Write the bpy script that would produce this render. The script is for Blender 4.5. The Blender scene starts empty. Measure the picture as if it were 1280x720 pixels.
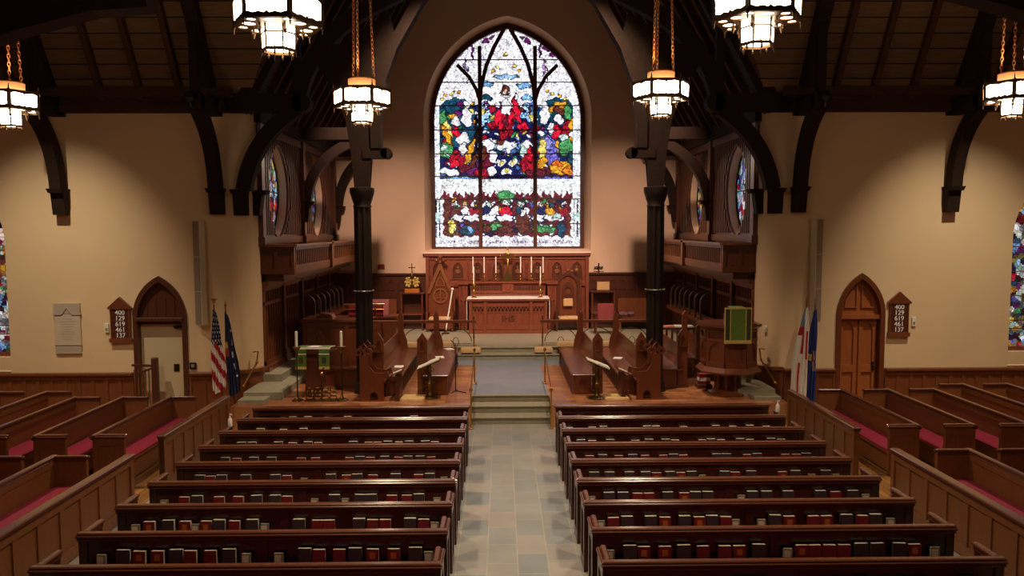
import bpy, math, random
from mathutils import Vector, Matrix, Euler
from mathutils.geometry import tessellate_polygon
random.seed(7)
PI = math.pi
sc = bpy.context.scene
COL = sc.collection

# ------------------------------------------------------------------ helpers
class MB:
    """collects shapes and links them as ONE mesh object"""
    def __init__(s):
        s.v = []; s.f = []
    def add(s, vs, fs):
        o = len(s.v); s.v += [tuple(p) for p in vs]; s.f += [tuple(i + o for i in f) for f in fs]; return s
    def box(s, x0, x1, y0, y1, z0, z1, m=None):
        vs = [(x, y, z) for z in (z0, z1) for y in (y0, y1) for x in (x0, x1)]
        if m is not None: vs = [m @ Vector(p) for p in vs]
        return s.add(vs, [(0, 2, 3, 1), (4, 5, 7, 6), (0, 1, 5, 4), (2, 6, 7, 3), (0, 4, 6, 2), (1, 3, 7, 5)])
    def bbox(s, x0, x1, y0, y1, z0, z1, b=.01):
        """box with chamfered vertical and top edges"""
        prof = [(x0 + b, y0), (x1 - b, y0), (x1, y0 + b), (x1, y1 - b), (x1 - b, y1), (x0 + b, y1), (x0, y1 - b), (x0, y0 + b)]
        n = 8; cx, cy = (x0 + x1) / 2, (y0 + y1) / 2
        def ins(p): return (p[0] + (b if p[0] < cx else -b), p[1] + (b if p[1] < cy else -b))
        vs = [(*p, z0) for p in prof] + [(*p, z1 - b) for p in prof] + [(*ins(p), z1) for p in prof]
        fs = [tuple(range(n))[::-1], tuple(range(2 * n, 3 * n))]
        for k in (0, n):
            for i in range(n):
                j = (i + 1) % n; fs.append((k + i, k + j, k + n + j, k + n + i))
        return s.add(vs, fs)
    def prism(s, poly, a0, a1, axis='y', m=None, holes=()):
        """extrude a 2-D polygon (with holes) between a0 and a1 along an axis"""
        rings = [list(poly)] + [list(h) for h in holes]
        def P(p, a):
            return {'y': (p[0], a, p[1]), 'x': (a, p[0], p[1]), 'z': (p[0], p[1], a)}[axis]
        flat = [p for r in rings for p in r]; n = len(flat)
        vs = [P(p, a0) for p in flat] + [P(p, a1) for p in flat]
        tris = tessellate_polygon([[Vector((p[0], p[1], 0)) for p in r] for r in rings])
        fs = [tuple(t) for t in tris] + [tuple(i + n for i in t)[::-1] for t in tris]
        o = 0
        for r in rings:
            k = len(r)
            for i in range(k):
                j = (i + 1) % k; fs.append((o + i, o + j, o + j + n, o + i + n))
            o += k
        if m is not None: vs = [m @ Vector(p) for p in vs]
        return s.add(vs, fs)
    def lathe(s, prof, c=(0, 0, 0), n=16, axis='z', m=None, rot=0):
        vs = []; fs = []
        for r, z in prof:
            for i in range(n):
                a = rot + 2 * PI * i / n
                p = (r * math.cos(a), r * math.sin(a), z)
                if axis == 'x': p = (p[2], p[0], p[1])
                if axis == 'y': p = (p[0], p[2], p[1])
                vs.append((p[0] + c[0], p[1] + c[1], p[2] + c[2]))
        for k in range(len(prof) - 1):
            for i in range(n):
                j = (i + 1) % n; fs.append((k * n + i, k * n + j, k * n + n + j, k * n + n + i))
        fs.append(tuple(range(n))[::-1]); fs.append(tuple(range((len(prof) - 1) * n, len(prof) * n)))
        if m is not None: vs = [m @ Vector(p) for p in vs]
        return s.add(vs, fs)
    def tube(s, pts, r, n=8, closed=False):
        pts = [Vector(p) for p in pts]; N = len(pts); vs = []; fs = []
        rr = r if isinstance(r, (list, tuple)) else [r] * N
        ref = None
        for i, p in enumerate(pts):
            a = pts[i - 1] if (i > 0 or closed) else p; b = pts[(i + 1) % N] if (i < N - 1 or closed) else p
            t = (b - a).normalized()
            if ref is None: ref = t.orthogonal().normalized()
            ref = (ref - t * ref.dot(t)).normalized(); w = t.cross(ref)
            for k in range(n):
                an = 2 * PI * k / n; vs.append(p + (ref * math.cos(an) + w * math.sin(an)) * rr[i])
        for i in range(N if closed else N - 1):
            j = (i + 1) % N
            for k in range(n):
                l = (k + 1) % n; fs.append((i * n + k, i * n + l, j * n + l, j * n + k))
        if not closed:
            fs.append(tuple(range(n))[::-1]); fs.append(tuple(range((N - 1) * n, N * n)))
        return s.add(vs, fs)
    def sweep(s, pts, side, w, h):
        """rectangular section (w along side, h across) along a polyline"""
        pts = [Vector(p) for p in pts]; side = Vector(side).normalized(); vs = []; fs = []; N = len(pts)
        hh = h if isinstance(h, (list, tuple)) else [h] * N
        for i, p in enumerate(pts):
            t = (pts[min(i + 1, N - 1)] - pts[max(i - 1, 0)]).normalized(); nrm = side.cross(t).normalized()
            a = side * w / 2; b = nrm * hh[i] / 2
            vs += [p - a - b, p + a - b, p + a + b, p - a + b]
        for i in range(N - 1):
            for k in range(4):
                l = (k + 1) % 4; fs.append((4 * i + k, 4 * i + l, 4 * i + 4 + l, 4 * i + 4 + k))
        fs += [(3, 2, 1, 0), tuple(range(4 * N - 4, 4 * N))]
        return s.add(vs, fs)
    def sphere(s, c, r, n=10, sz=1.0):
        return s.lathe([(max(1e-4, r * math.sin(PI * k / n)), -r * sz * math.cos(PI * k / n)) for k in range(n + 1)], c, n + 2)
    def mesh(s, name, m, smooth=None):
        me = bpy.data.meshes.new(name); me.from_pydata(s.v, [], s.f); me.validate()
        me.materials.append(m)
        import bmesh
        bm = bmesh.new(); bm.from_mesh(me); bmesh.ops.recalc_face_normals(bm, faces=bm.faces); bm.to_mesh(me); bm.free()
        if smooth:
            for p in me.polygons: p.use_smooth = True
            try: me.set_sharp_from_angle(angle=math.radians(smooth))
            except Exception: pass
        return me
    def build(s, name, m, parent=None, smooth=None):
        o = bpy.data.objects.new(name, s.mesh(name, m, smooth)); COL.objects.link(o)
        if parent is not None: o.parent = parent
        return o

def tag(o, label=None, cat=None, group=None, kind=None):
    if label: o['label'] = label
    if cat: o['category'] = cat
    if group: o['group'] = group
    if kind: o['kind'] = kind
    return o
def thing(name, label, cat, loc=(0, 0, 0), rz=0, group=None):
    o = bpy.data.objects.new(name, None); COL.objects.link(o); o.empty_display_size = .1
    o.location = loc; o.rotation_euler = (0, 0, rz)
    return tag(o, label, cat, group)
KIDS = {}
def dup(root, loc=None, rz=None, label=None, group=None):
    def cp(o, par):
        c = o.copy(); COL.objects.link(c)
        if par is not None: c.parent = par
        for ch in o.children: cp(ch, c)
        return c
    r = cp(root, None)
    if loc is not None: r.location = loc
    if rz is not None: r.rotation_euler = (0, 0, rz)
    if label: r['label'] = label
    if group: r['group'] = group
    return r
def struct(name, mb, m, smooth=None, parent=None):
    o = mb.build(name, m, parent, smooth)
    if parent is None: o['kind'] = 'structure'
    return o
def bez(a, b, c, n=12):
    a, b, c = Vector(a), Vector(b), Vector(c)
    return [a * (1 - t) ** 2 + b * 2 * t * (1 - t) + c * t * t for t in [i / n for i in range(n + 1)]]
def arch(x0, x1, zb, zs, za, n=12):
    """pointed arch outline, counter-clockwise, base zb, springing zs, apex za"""
    w = (x1 - x0) / 2; h = za - zs; cx = (x0 + x1) / 2
    R = (w * w + h * h) / (2 * w); out = [(x0, zb), (x1, zb)]
    a1 = math.asin(min(1, h / R))
    if R < w: a1 = PI - a1
    for i in range(n + 1):
        t = a1 * i / n; out.append((x1 - R + R * math.cos(t), zs + R * math.sin(t)))
    for i in range(n - 1, -1, -1):
        t = a1 * i / n; out.append((x0 + R - R * math.cos(t), zs + R * math.sin(t)))
    return out
def ellipse(cx, cz, rx, rz, n=32):
    return [(cx + rx * math.cos(2 * PI * i / n), cz + rz * math.sin(2 * PI * i / n)) for i in range(n)]
def vesica(cx, cz, rx, rz, n=12):
    """pointed oval"""
    R = (rx * rx + rz * rz) / (2 * rx); a = math.asin(rz / R); o = []
    for i in range(n): t = -a + 2 * a * i / n; o.append((cx + rx - R + R * math.cos(t), cz + R * math.sin(t)))
    for i in range(n): t = -a + 2 * a * i / n; o.append((cx - rx + R - R * math.cos(t), cz - R * math.sin(t)))
    return o
def inside(p, poly):
    x, y = p; r = False; n = len(poly)
    for i in range(n):
        x1, y1 = poly[i]; x2, y2 = poly[i - 1]
        if (y1 > y) != (y2 > y) and x < (x2 - x1) * (y - y1) / (y2 - y1) + x1: r = not r
    return r

# ------------------------------------------------------------------ materials
def s2l(c): return tuple(((v / 12.92) if v <= .04045 else ((v + .055) / 1.055) ** 2.4) for v in c)
def rgb(r, g, b): return (*s2l((r / 255, g / 255, b / 255)), 1)
def newmat(name):
    m = bpy.data.materials.new(name); m.use_nodes = True
    nt = m.node_tree; return m, nt, nt.nodes['Principled BSDF']
def plain(name, c, rough=.5, metal=0, spec=.5, noise=0.0, nscale=8, bump=0):
    m, nt, b = newmat(name); b.inputs['Base Color'].default_value = c; b.inputs['Roughness'].default_value = rough
    b.inputs['Metallic'].default_value = metal; b.inputs['Specular IOR Level'].default_value = spec
    if noise or bump:
        tc = nt.nodes.new('ShaderNodeTexCoord'); n = nt.nodes.new('ShaderNodeTexNoise'); n.inputs['Scale'].default_value = nscale; n.inputs['Detail'].default_value = 4
        nt.links.new(tc.outputs['Object'], n.inputs['Vector'])
        if noise:
            mx = nt.nodes.new('ShaderNodeMix'); mx.data_type = 'RGBA'
            mx.inputs[6].default_value = tuple(v * (1 - noise) for v in c[:3]) + (1,); mx.inputs[7].default_value = tuple(min(1, v * (1 + noise)) for v in c[:3]) + (1,)
            nt.links.new(n.outputs['Fac'], mx.inputs[0]); nt.links.new(mx.outputs[2], b.inputs['Base Color'])
        if bump:
            bp = nt.nodes.new('ShaderNodeBump'); bp.inputs['Strength'].default_value = bump; bp.inputs['Distance'].default_value = .02
            nt.links.new(n.outputs['Fac'], bp.inputs['Height']); nt.links.new(bp.outputs['Normal'], b.inputs['Normal'])
    return m
def wood(name, c, rough=.35, grain=(1.5, 14, 14), var=.35, coat=0.0, planks=None, spec=.5):
    """stained wood: stretched noise grain; planks = (axis, width) adds board joints"""
    m, nt, b = newmat(name); b.inputs['Roughness'].default_value = rough; b.inputs['Coat Weight'].default_value = coat
    b.inputs['Coat Roughness'].default_value = .25; b.inputs['Specular IOR Level'].default_value = spec
    tc = nt.nodes.new('ShaderNodeTexCoord'); mp = nt.nodes.new('ShaderNodeMapping'); mp.inputs['Scale'].default_value = grain
    n = nt.nodes.new('ShaderNodeTexNoise'); n.inputs['Scale'].default_value = 2.2; n.inputs['Detail'].default_value = 5; n.inputs['Distortion'].default_value = .6
    nt.links.new(tc.outputs['Object'], mp.inputs['Vector']); nt.links.new(mp.outputs['Vector'], n.inputs['Vector'])
    mx = nt.nodes.new('ShaderNodeMix'); mx.data_type = 'RGBA'
    mx.inputs[6].default_value = tuple(v * (1 - var) for v in c[:3]) + (1,); mx.inputs[7].default_value = tuple(min(1, v * (1 + var)) for v in c[:3]) + (1,)
    nt.links.new(n.outputs['Fac'], mx.inputs[0]); out = mx.outputs[2]
    if planks:
        ax, wd = planks
        sp = nt.nodes.new('ShaderNodeSeparateXYZ'); nt.links.new(tc.outputs['Object'], sp.inputs[0])
        d = nt.nodes.new('ShaderNodeMath'); d.operation = 'DIVIDE'; d.inputs[1].default_value = wd; nt.links.new(sp.outputs[ax], d.inputs[0])
        fl = nt.nodes.new('ShaderNodeMath'); fl.operation = 'FLOOR'; nt.links.new(d.outputs[0], fl.inputs[0])
        wn = nt.nodes.new('ShaderNodeTexWhiteNoise'); wn.noise_dimensions = '1D'; nt.links.new(fl.outputs[0], wn.inputs['W'])
        fr = nt.nodes.new('ShaderNodeMath'); fr.operation = 'FRACT'; nt.links.new(d.outputs[0], fr.inputs[0])
        gt = nt.nodes.new('ShaderNodeMath'); gt.operation = 'GREATER_THAN'; gt.inputs[1].default_value = .07; nt.links.new(fr.outputs[0], gt.inputs[0])
        mr = nt.nodes.new('ShaderNodeMapRange'); mr.inputs['To Min'].default_value = .7; mr.inputs['To Max'].default_value = 1.2; nt.links.new(wn.outputs['Value'], mr.inputs['Value'])
        mu = nt.nodes.new('ShaderNodeMath'); mu.operation = 'MULTIPLY'; nt.links.new(gt.outputs[0], mu.inputs[0]); nt.links.new(mr.outputs[0], mu.inputs[1])
        vm = nt.nodes.new('ShaderNodeVectorMath'); vm.operation = 'SCALE'; nt.links.new(out, vm.inputs[0]); nt.links.new(mu.outputs[0], vm.inputs['Scale']); out = vm.outputs[0]
    nt.links.new(out, b.inputs['Base Color'])
    return m
def emis(name, c, strength):
    m, nt, b = newmat(name); b.inputs['Base Color'].default_value = c; b.inputs['Emission Color'].default_value = c; b.inputs['Emission Strength'].default_value = strength
    return m
def tiles(name, c1, c2, mortar, w, h, off=.5, rough=.45, msize=.01, coat=0, rot=0):
    m, nt, b = newmat(name); b.inputs['Roughness'].default_value = rough; b.inputs['Coat Weight'].default_value = coat
    tc = nt.nodes.new('ShaderNodeTexCoord'); mp = nt.nodes.new('ShaderNodeMapping'); mp.inputs['Rotation'].default_value = (0, 0, rot)
    br = nt.nodes.new('ShaderNodeTexBrick'); br.offset = off
    br.inputs['Color1'].default_value = c1; br.inputs['Color2'].default_value = c2; br.inputs['Mortar'].default_value = mortar
    br.inputs['Scale'].default_value = 1; br.inputs['Brick Width'].default_value = w; br.inputs['Row Height'].default_value = h; br.inputs['Mortar Size'].default_value = msize
    nt.links.new(tc.outputs['Object'], mp.inputs['Vector']); nt.links.new(mp.outputs['Vector'], br.inputs['Vector'])
    n = nt.nodes.new('ShaderNodeTexNoise'); n.inputs['Scale'].default_value = 1.7; n.inputs['Detail'].default_value = 5
    nt.links.new(tc.outputs['Object'], n.inputs['Vector'])
    mr = nt.nodes.new('ShaderNodeMapRange'); mr.inputs['To Min'].default_value = .75; mr.inputs['To Max'].default_value = 1.2; nt.links.new(n.outputs['Fac'], mr.inputs['Value'])
    vm = nt.nodes.new('ShaderNodeVectorMath'); vm.operation = 'SCALE'; nt.links.new(br.outputs['Color'], vm.inputs[0]); nt.links.new(mr.outputs[0], vm.inputs['Scale'])
    nt.links.new(vm.outputs[0], b.inputs['Base Color'])
    return m
def hue_mat(name, emit=0, rough=.6, leads=None):
    """colour of each piece from the mesh's own 'hue' attribute (cloth patches, panes of coloured glass)"""
    m, nt, b = newmat(name); b.inputs['Roughness'].default_value = rough
    at = nt.nodes.new('ShaderNodeAttribute'); at.attribute_name = 'hue'; out = at.outputs['Color']
    if leads:
        tc = nt.nodes.new('ShaderNodeTexCoord')
        vo = nt.nodes.new('ShaderNodeTexVoronoi'); vo.feature = 'DISTANCE_TO_EDGE'; vo.inputs['Scale'].default_value = leads
        nt.links.new(tc.outputs['Object'], vo.inputs['Vector'])
        mr = nt.nodes.new('ShaderNodeMapRange'); mr.inputs['From Min'].default_value = .015; mr.inputs['From Max'].default_value = .13; mr.inputs['To Min'].default_value = .35; nt.links.new(vo.outputs['Distance'], mr.inputs['Value'])
        v2 = nt.nodes.new('ShaderNodeTexVoronoi'); v2.inputs['Scale'].default_value = leads * 1.0; nt.links.new(tc.outputs['Object'], v2.inputs['Vector'])
        hs = nt.nodes.new('ShaderNodeSeparateColor'); nt.links.new(v2.outputs['Color'], hs.inputs[0])
        m2 = nt.nodes.new('ShaderNodeMapRange'); m2.inputs['To Min'].default_value = .5; m2.inputs['To Max'].default_value = 1.5; nt.links.new(hs.outputs[0], m2.inputs['Value'])
        mu = nt.nodes.new('ShaderNodeMath'); mu.operation = 'MULTIPLY'; nt.links.new(mr.outputs[0], mu.inputs[0]); nt.links.new(m2.outputs[0], mu.inputs[1])
        vm = nt.nodes.new('ShaderNodeVectorMath'); vm.operation = 'SCALE'; nt.links.new(out, vm.inputs[0]); nt.links.new(mu.outputs[0], vm.inputs['Scale']); out = vm.outputs[0]
    nt.links.new(out, b.inputs['Base Color'])
    if emit:
        nt.links.new(out, b.inputs['Emission Color']); b.inputs['Emission Strength'].default_value = emit
        b.inputs['Base Color'].default_value = (0, 0, 0, 1)
        for l in list(b.inputs['Base Color'].links): nt.links.remove(l)
        b.inputs['Base Color'].default_value = (.02, .02, .03, 1); b.inputs['Roughness'].default_value = .2
    return m
def set_hue(me, cols):
    at = me.attributes.new('hue', 'FLOAT_COLOR', 'FACE')
    for i, c in enumerate(cols): at.data[i].color = (c[0], c[1], c[2], 1)

M = {}
M['pew'] = wood('pew_wood', rgb(64, 30, 19), .3, (1.2, 16, 16), .35, .25)
M['pewrail'] = wood('pew_rail_wood', rgb(104, 58, 40), .2, (1.2, 16, 16), .3, .4)
M['pewlight'] = wood('transept_pew_wood', rgb(128, 76, 42), .4, (14, 14, 1.5), .3, .1)
M['oak'] = wood('panel_oak', rgb(120, 66, 36), .35, (10, 10, 1.2), .35, .2)
M['redoak'] = wood('altar_oak', rgb(128, 66, 43), .35, (10, 10, 1.2), .3, .2)
M['darkoak'] = wood('dark_oak', rgb(84, 44, 28), .35, (10, 10, 1.2), .35, .2)
M['doorwood'] = wood('door_oak', rgb(158, 88, 46), .4, (10, 10, 1.2), .35, .15)
M['stall'] = wood('stall_oak', rgb(110, 56, 32), .32, (8, 8, 1.5), .35, .3)
M['beam'] = wood('roof_timber', rgb(74, 50, 32), .9, (4, 4, 4), .4, spec=.12)
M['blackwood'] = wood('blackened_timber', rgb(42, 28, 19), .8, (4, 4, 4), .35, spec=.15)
M['roof_ns'] = wood('roof_boards_across', rgb(118, 90, 64), .85, (1, 12, 12), .45, spec=.2, planks=(2, .30))
M['roof_ew'] = wood('roof_boards_along', rgb(104, 72, 46), .9, (12, 1, 12), .45, spec=.15, planks=(2, .30))
M['cream'] = plain('cream_plaster', rgb(228, 194, 150), .85, noise=.05, nscale=1.2)
M['creamchancel'] = plain('chancel_plaster', rgb(226, 190, 158), .85, noise=.05, nscale=1.2)
M['slate'] = tiles('slate_paving', rgb(168, 155, 142), rgb(138, 140, 136), rgb(176, 164, 146), .62, .40, .5, .42, .008, .05, PI / 2)
M['slatebluish'] = tiles('chancel_slate', rgb(130, 134, 144), rgb(118, 126, 138), rgb(126, 126, 124), .8, .5, .5, .4, .006, .05)
M['stone'] = plain('step_stone', rgb(150, 142, 118), .6, noise=.15, nscale=6)
M['woodfloor'] = wood('floor_boards', rgb(176, 122, 66), .35, (16, 1.2, 8), .3, .2, planks=(0, .12))
M['parquet'] = tiles('parquet', rgb(194, 130, 84), rgb(146, 86, 56), rgb(110, 66, 42), .42, .21, .5, .28, .006, .3)
M['iron'] = plain('painted_iron', rgb(38, 29, 22), .42, .1, .35)
M['brass'] = plain('brass', rgb(196, 152, 78), .28, 1.0, noise=.15, nscale=20)
M['dullbrass'] = plain('dull_brass', rgb(120, 96, 56), .42, 1.0, noise=.2, nscale=20)
M['copper'] = plain('lamp_copper', rgb(226, 150, 92), .5, .35)
M['silver'] = plain('tarnished_silver', rgb(120, 112, 102), .4, .8)
M['bronze'] = plain('lamp_bronze', rgb(92, 66, 40), .45, .8)
M['cushion'] = plain('crimson_cushion', rgb(146, 28, 58), .85, noise=.12, nscale=30)
M['tan'] = plain('tan_needlework', rgb(206, 166, 116), .9, noise=.35, nscale=26)
M['white'] = plain('white_linen', rgb(240, 232, 220), .8)
M['wax'] = plain('candle_wax', rgb(248, 240, 224), .5)
M['paper'] = plain('paper', rgb(226, 216, 196), .8)
M['card'] = plain('card', rgb(150, 138, 112), .8, noise=.3, nscale=40)
M['bookred'] = plain('red_book_cloth', rgb(128, 32, 36), .55)
M['bookdark'] = plain('dark_book_cloth', rgb(64, 52, 56), .55)
M['gilt'] = plain('gilt_stamp', rgb(200, 120, 50), .4, .3)
M['marble'] = plain('grey_marble', rgb(204, 184, 160), .4, noise=.12, nscale=3)
M['marble2'] = plain('marble_band', rgb(184, 166, 144), .4, noise=.12, nscale=3)
M['beige'] = plain('beige_paint', rgb(206, 180, 142), .6)
M['greyspk'] = plain('speaker_grille', rgb(150, 128, 112), .7, noise=.2, nscale=120)
M['whitespk'] = plain('speaker_case', rgb(214, 196, 164), .5)
M['ivory'] = plain('ivory_plastic', rgb(228, 220, 200), .5)
M['blackplastic'] = plain('black_metal', rgb(26, 24, 24), .4)
M['digit'] = plain('white_numerals', rgb(240, 238, 232), .6)
M['green'] = plain('green_damask', rgb(92, 116, 34), .8, noise=.25, nscale=24)
M['orphrey'] = plain('dark_brocade', rgb(58, 56, 34), .8, noise=.7, nscale=34)
M['galoon'] = plain('gold_braid', rgb(196, 166, 88), .6, noise=.3, nscale=40)
M['chairred'] = plain('red_leather', rgb(140, 60, 62), .5)
M['pink'] = plain('pink_cover', rgb(226, 150, 130), .7)
M['lamp'] = emis('lamp_glass', (1.0, .86, .66, 1), 11.0)
M['flag'] = hue_mat('flag_cloth', 0, .8)
M['glass'] = hue_mat('stained_glass', 1.55, .3, 12)
M['sideglass'] = hue_mat('aisle_stained_glass', .5, .3, 9)
LAMP_W, UP_W, ALTAR_W, EWALL_W, CHOIR_W, TRANS_W, AISLE_W, CASE_W, EXPO = 440, 15, 2100, 1800, 2800, 1600, 1400, 480, 0.08
# ------------------------------------------------------------------ camera
H, CX, YAW, PIT, ROL, F = 4.37379, -.19866, .01367, .07549, -.00359, 974.44
cs, sn = math.cos, math.sin
fw = Vector((cs(PIT) * sn(YAW), cs(PIT) * cs(YAW), -sn(PIT)))
rt = Vector((cs(YAW), -sn(YAW), 0)); up = Vector((sn(PIT) * sn(YAW), sn(PIT) * cs(YAW), cs(PIT)))
r2 = rt * cs(ROL) + up * sn(ROL); u2 = up * cs(ROL) - rt * sn(ROL)
cam = bpy.data.objects.new('camera', bpy.data.cameras.new('camera')); COL.objects.link(cam)
cam.matrix_world = Matrix(((r2.x, u2.x, -fw.x, CX), (r2.y, u2.y, -fw.y, 0), (r2.z, u2.z, -fw.z, H), (0, 0, 0, 1)))
cam.data.sensor_width = 36; cam.data.lens = F / 1280 * 36; cam.data.clip_start = .1; cam.data.clip_end = 200
sc.camera = cam

# ------------------------------------------------------------------ floors
AX = .86                                     # half width of the middle aisle
struct('floor', MB().box(-15.5, 15.5, -5, 17.3, -.3, 0), M['slate'])
mb = MB()
for s in (-1, 1):
    a, b = sorted((s * .875, s * 5.1)); mb.box(a, b, 6.3, 15.12, 0, .012)
struct('floor.001', mb, M['woodfloor'])
mb = MB()
for s in (-1, 1):
    a, b = sorted((s * 5.95, s * 15.4)); mb.box(a, b, 6, 18.5, 0, .012)
struct('floor.002', mb, M['woodfloor'])
# chancel platform with parquet either side of the slate walk, three steps in the middle, two more to the altar
mb = MB()
for s in (-1, 1):
    a, b = sorted((s * .9, s * 6.16)); mb.box(a, b, 16.95, 22.0, -.2, .5)
struct('floor.003', mb, M['parquet'])
mb = MB()
for k in range(3):
    z = .5 * (k + 1) / 3
    mb.box(-.9, .9, 17.25 + .4 * k, 18.1, z - .5 / 3 - (.2 if k == 0 else 0), z - .03)
    mb.bbox(-.9, .9, 17.21 + .4 * k, 18.1, z - .03, z, .008)
struct('floor_steps', mb, M['stone'])
mb = MB(); mb.box(-.9, .9, 18.1, 22.0, -.2, .5); mb.box(-6.16, 6.16, 22.0, 28.2, -.2, .5)
struct('floor.004', mb, M['slatebluish'])
mb = MB()
for k, y in enumerate((22.95, 23.35)):
    z = .66 + .16 * k
    mb.box(-6.1, 6.1, y + .03, 28.1, z - .16, z - .03); mb.bbox(-6.1, 6.1, y, 28.1, z - .03, z, .008)
struct('floor_steps.001', mb, M['stone'])
mb = MB()
for s in (-1, 1):
    a, b = sorted((s * 5.25, s * 6.12)); mb.box(a, b, 17.7, 24.0, .5, .66)
    a, b = sorted((s * 5.6, s * 6.12)); mb.box(a, b, 19.0, 27.9, .66, .84)
    a, b = sorted((s * 5.5, s * 6.1)); mb.box(a, b, 17.25, 17.7, .5, .58)
struct('floor_steps.002', mb, M['stone'])

# ------------------------------------------------------------------ walls
WALLTOP = 7.1
def wall_transept(s, name):
    hol = []
    dx0, dx1 = sorted((s * 7.72, s * 8.95)) if s < 0 else (7.9, 9.03)
    hol.append(arch(dx0, dx1, .02, 2.28, 3.27))
    w0, w1 = sorted((s * (11.92 if s < 0 else 12.1), s * 14.1)); hol.append(arch(w0, w1, 1.36, 4.1, 5.7))
    x0, x1 = sorted((s * 6.6, s * 15.5))
    mb = MB().prism([(x0, 0), (x1, 0), (x1, WALLTOP + .4), (x0, WALLTOP + .4)], 18.6, 19.2, 'y', holes=hol)
    # rounded corner into the chancel
    poly = [(s * 6.6, 18.6)] + [(s * (6.6 - .5 * math.sin(t)), 19.1 - .5 * math.cos(t)) for t in [PI / 2 * i / 10 for i in range(1, 11)]] + [(s * 6.1, 19.25), (s * 6.6, 19.25)]
    mb.prism(poly, 0, WALLTOP + .4, 'z')
    return struct(name, mb, M['cream'], 40)
wall_transept(-1, 'wall_left'); wall_transept(1, 'wall_right')
OV = ((20.95, 5.38), (25.3, 5.3))
for s, nm in ((-1, 'wall_left.001'), (1, 'wall_right.001')):
    a, b = sorted((s * 6.16, s * 6.40))
    mb = MB().prism([(19.2, 0), (28.2, 0), (28.2, 7.4), (19.2, 7.4)], a, b, 'x', holes=[vesica(y, z, .93, 1.2) for y, z in OV])
    struct(nm, mb, M['creamchancel'], 40)
GX, GZB, GZS, GZA = 2.74, 3.66, 8.25, 11.64
inner = arch(-GX, GX, GZB, GZS, GZA, 20); outer = arch(-GX - .24, GX + .24, GZB - .09, GZS, GZA + .2, 20)
mb = MB().prism([(-6.7, 0), (6.7, 0), (6.7, 7), (0, 19), (-6.7, 7)], 28.0, 28.02, 'y', holes=[outer])
mb.prism([(-6.7, 0), (6.7, 0), (6.7, 7), (0, 19), (-6.7, 7)], 28.45, 28.6, 'y', holes=[inner])
n = len(inner); mb.add([(p[0], 28.0, p[1]) for p in outer] + [(p[0], 28.46, p[1]) for p in inner], [(i, (i + 1) % n, n + (i + 1) % n, n + i) for i in range(n)])
struct('wall_front', mb, M['creamchancel'], 40).location.x = .05
# the rest of the building behind and beside the camera
mb = MB()
for s in (-1, 1):
    a, b = sorted((s * 15.5, s * 15.8)); mb.prism([(5.6, 0), (19.2, 0), (19.2, 7.2), (12.2, 19), (5.6, 7.2)], a, b, 'x')
    a, b = sorted((s * 6.3, s * 15.6)); mb.box(a, b, 5.5, 5.8, 0, 7.4)
    a, b = sorted((s * 6.2, s * 6.5)); mb.box(a, b, -5.2, 5.8, 0, 7.4)
mb.prism([(-6.4, 0), (6.4, 0), (6.4, 7.2), (0, 19), (-6.4, 7.2)], -5.3, -5.0, 'y')
struct('wall_back', mb, M['cream'])

# ------------------------------------------------------------------ roof
RIDGE = 18.3; YC = 12.2
def facet(name, pts, m):
    pts = [Vector(p) for p in pts]; nrm = (pts[1] - pts[0]).cross(pts[2] - pts[0]).normalized()
    if nrm.z < 0: nrm = -nrm
    n = len(pts); mb = MB(); mb.add(pts + [p + nrm * .12 for p in pts], [tuple(range(n)), tuple(range(2 * n - 1, n - 1, -1))] + [(i, (i + 1) % n, n + (i + 1) % n, n + i) for i in range(n)])
    return struct(name, mb, m)
for s in (-1, 1):
    facet('ceiling', [(s * 15.6, 18.6, 7.1), (s * 6.2, 18.6, 7.1), (0, YC, RIDGE), (s * 15.6, YC, RIDGE)], M['roof_ns'])
    facet('ceiling', [(s * 15.6, 5.8, 7.1), (s * 6.2, 5.8, 7.1), (0, YC, RIDGE), (s * 15.6, YC, RIDGE)], M['roof_ns'])
    facet('ceiling', [(s * 6.2, 28.3, 7.1), (s * 6.2, 18.6, 7.1), (0, YC, RIDGE), (0, 28.3, RIDGE)], M['roof_ew'])
    facet('ceiling', [(s * 6.2, -5.2, 7.1), (s * 6.2, 5.8, 7.1), (0, YC, RIDGE), (0, -5.2, RIDGE)], M['roof_ew'])
KT = (RIDGE - 7.1) / (18.6 - YC); KC = (RIDGE - 7.1) / 6.2
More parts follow.
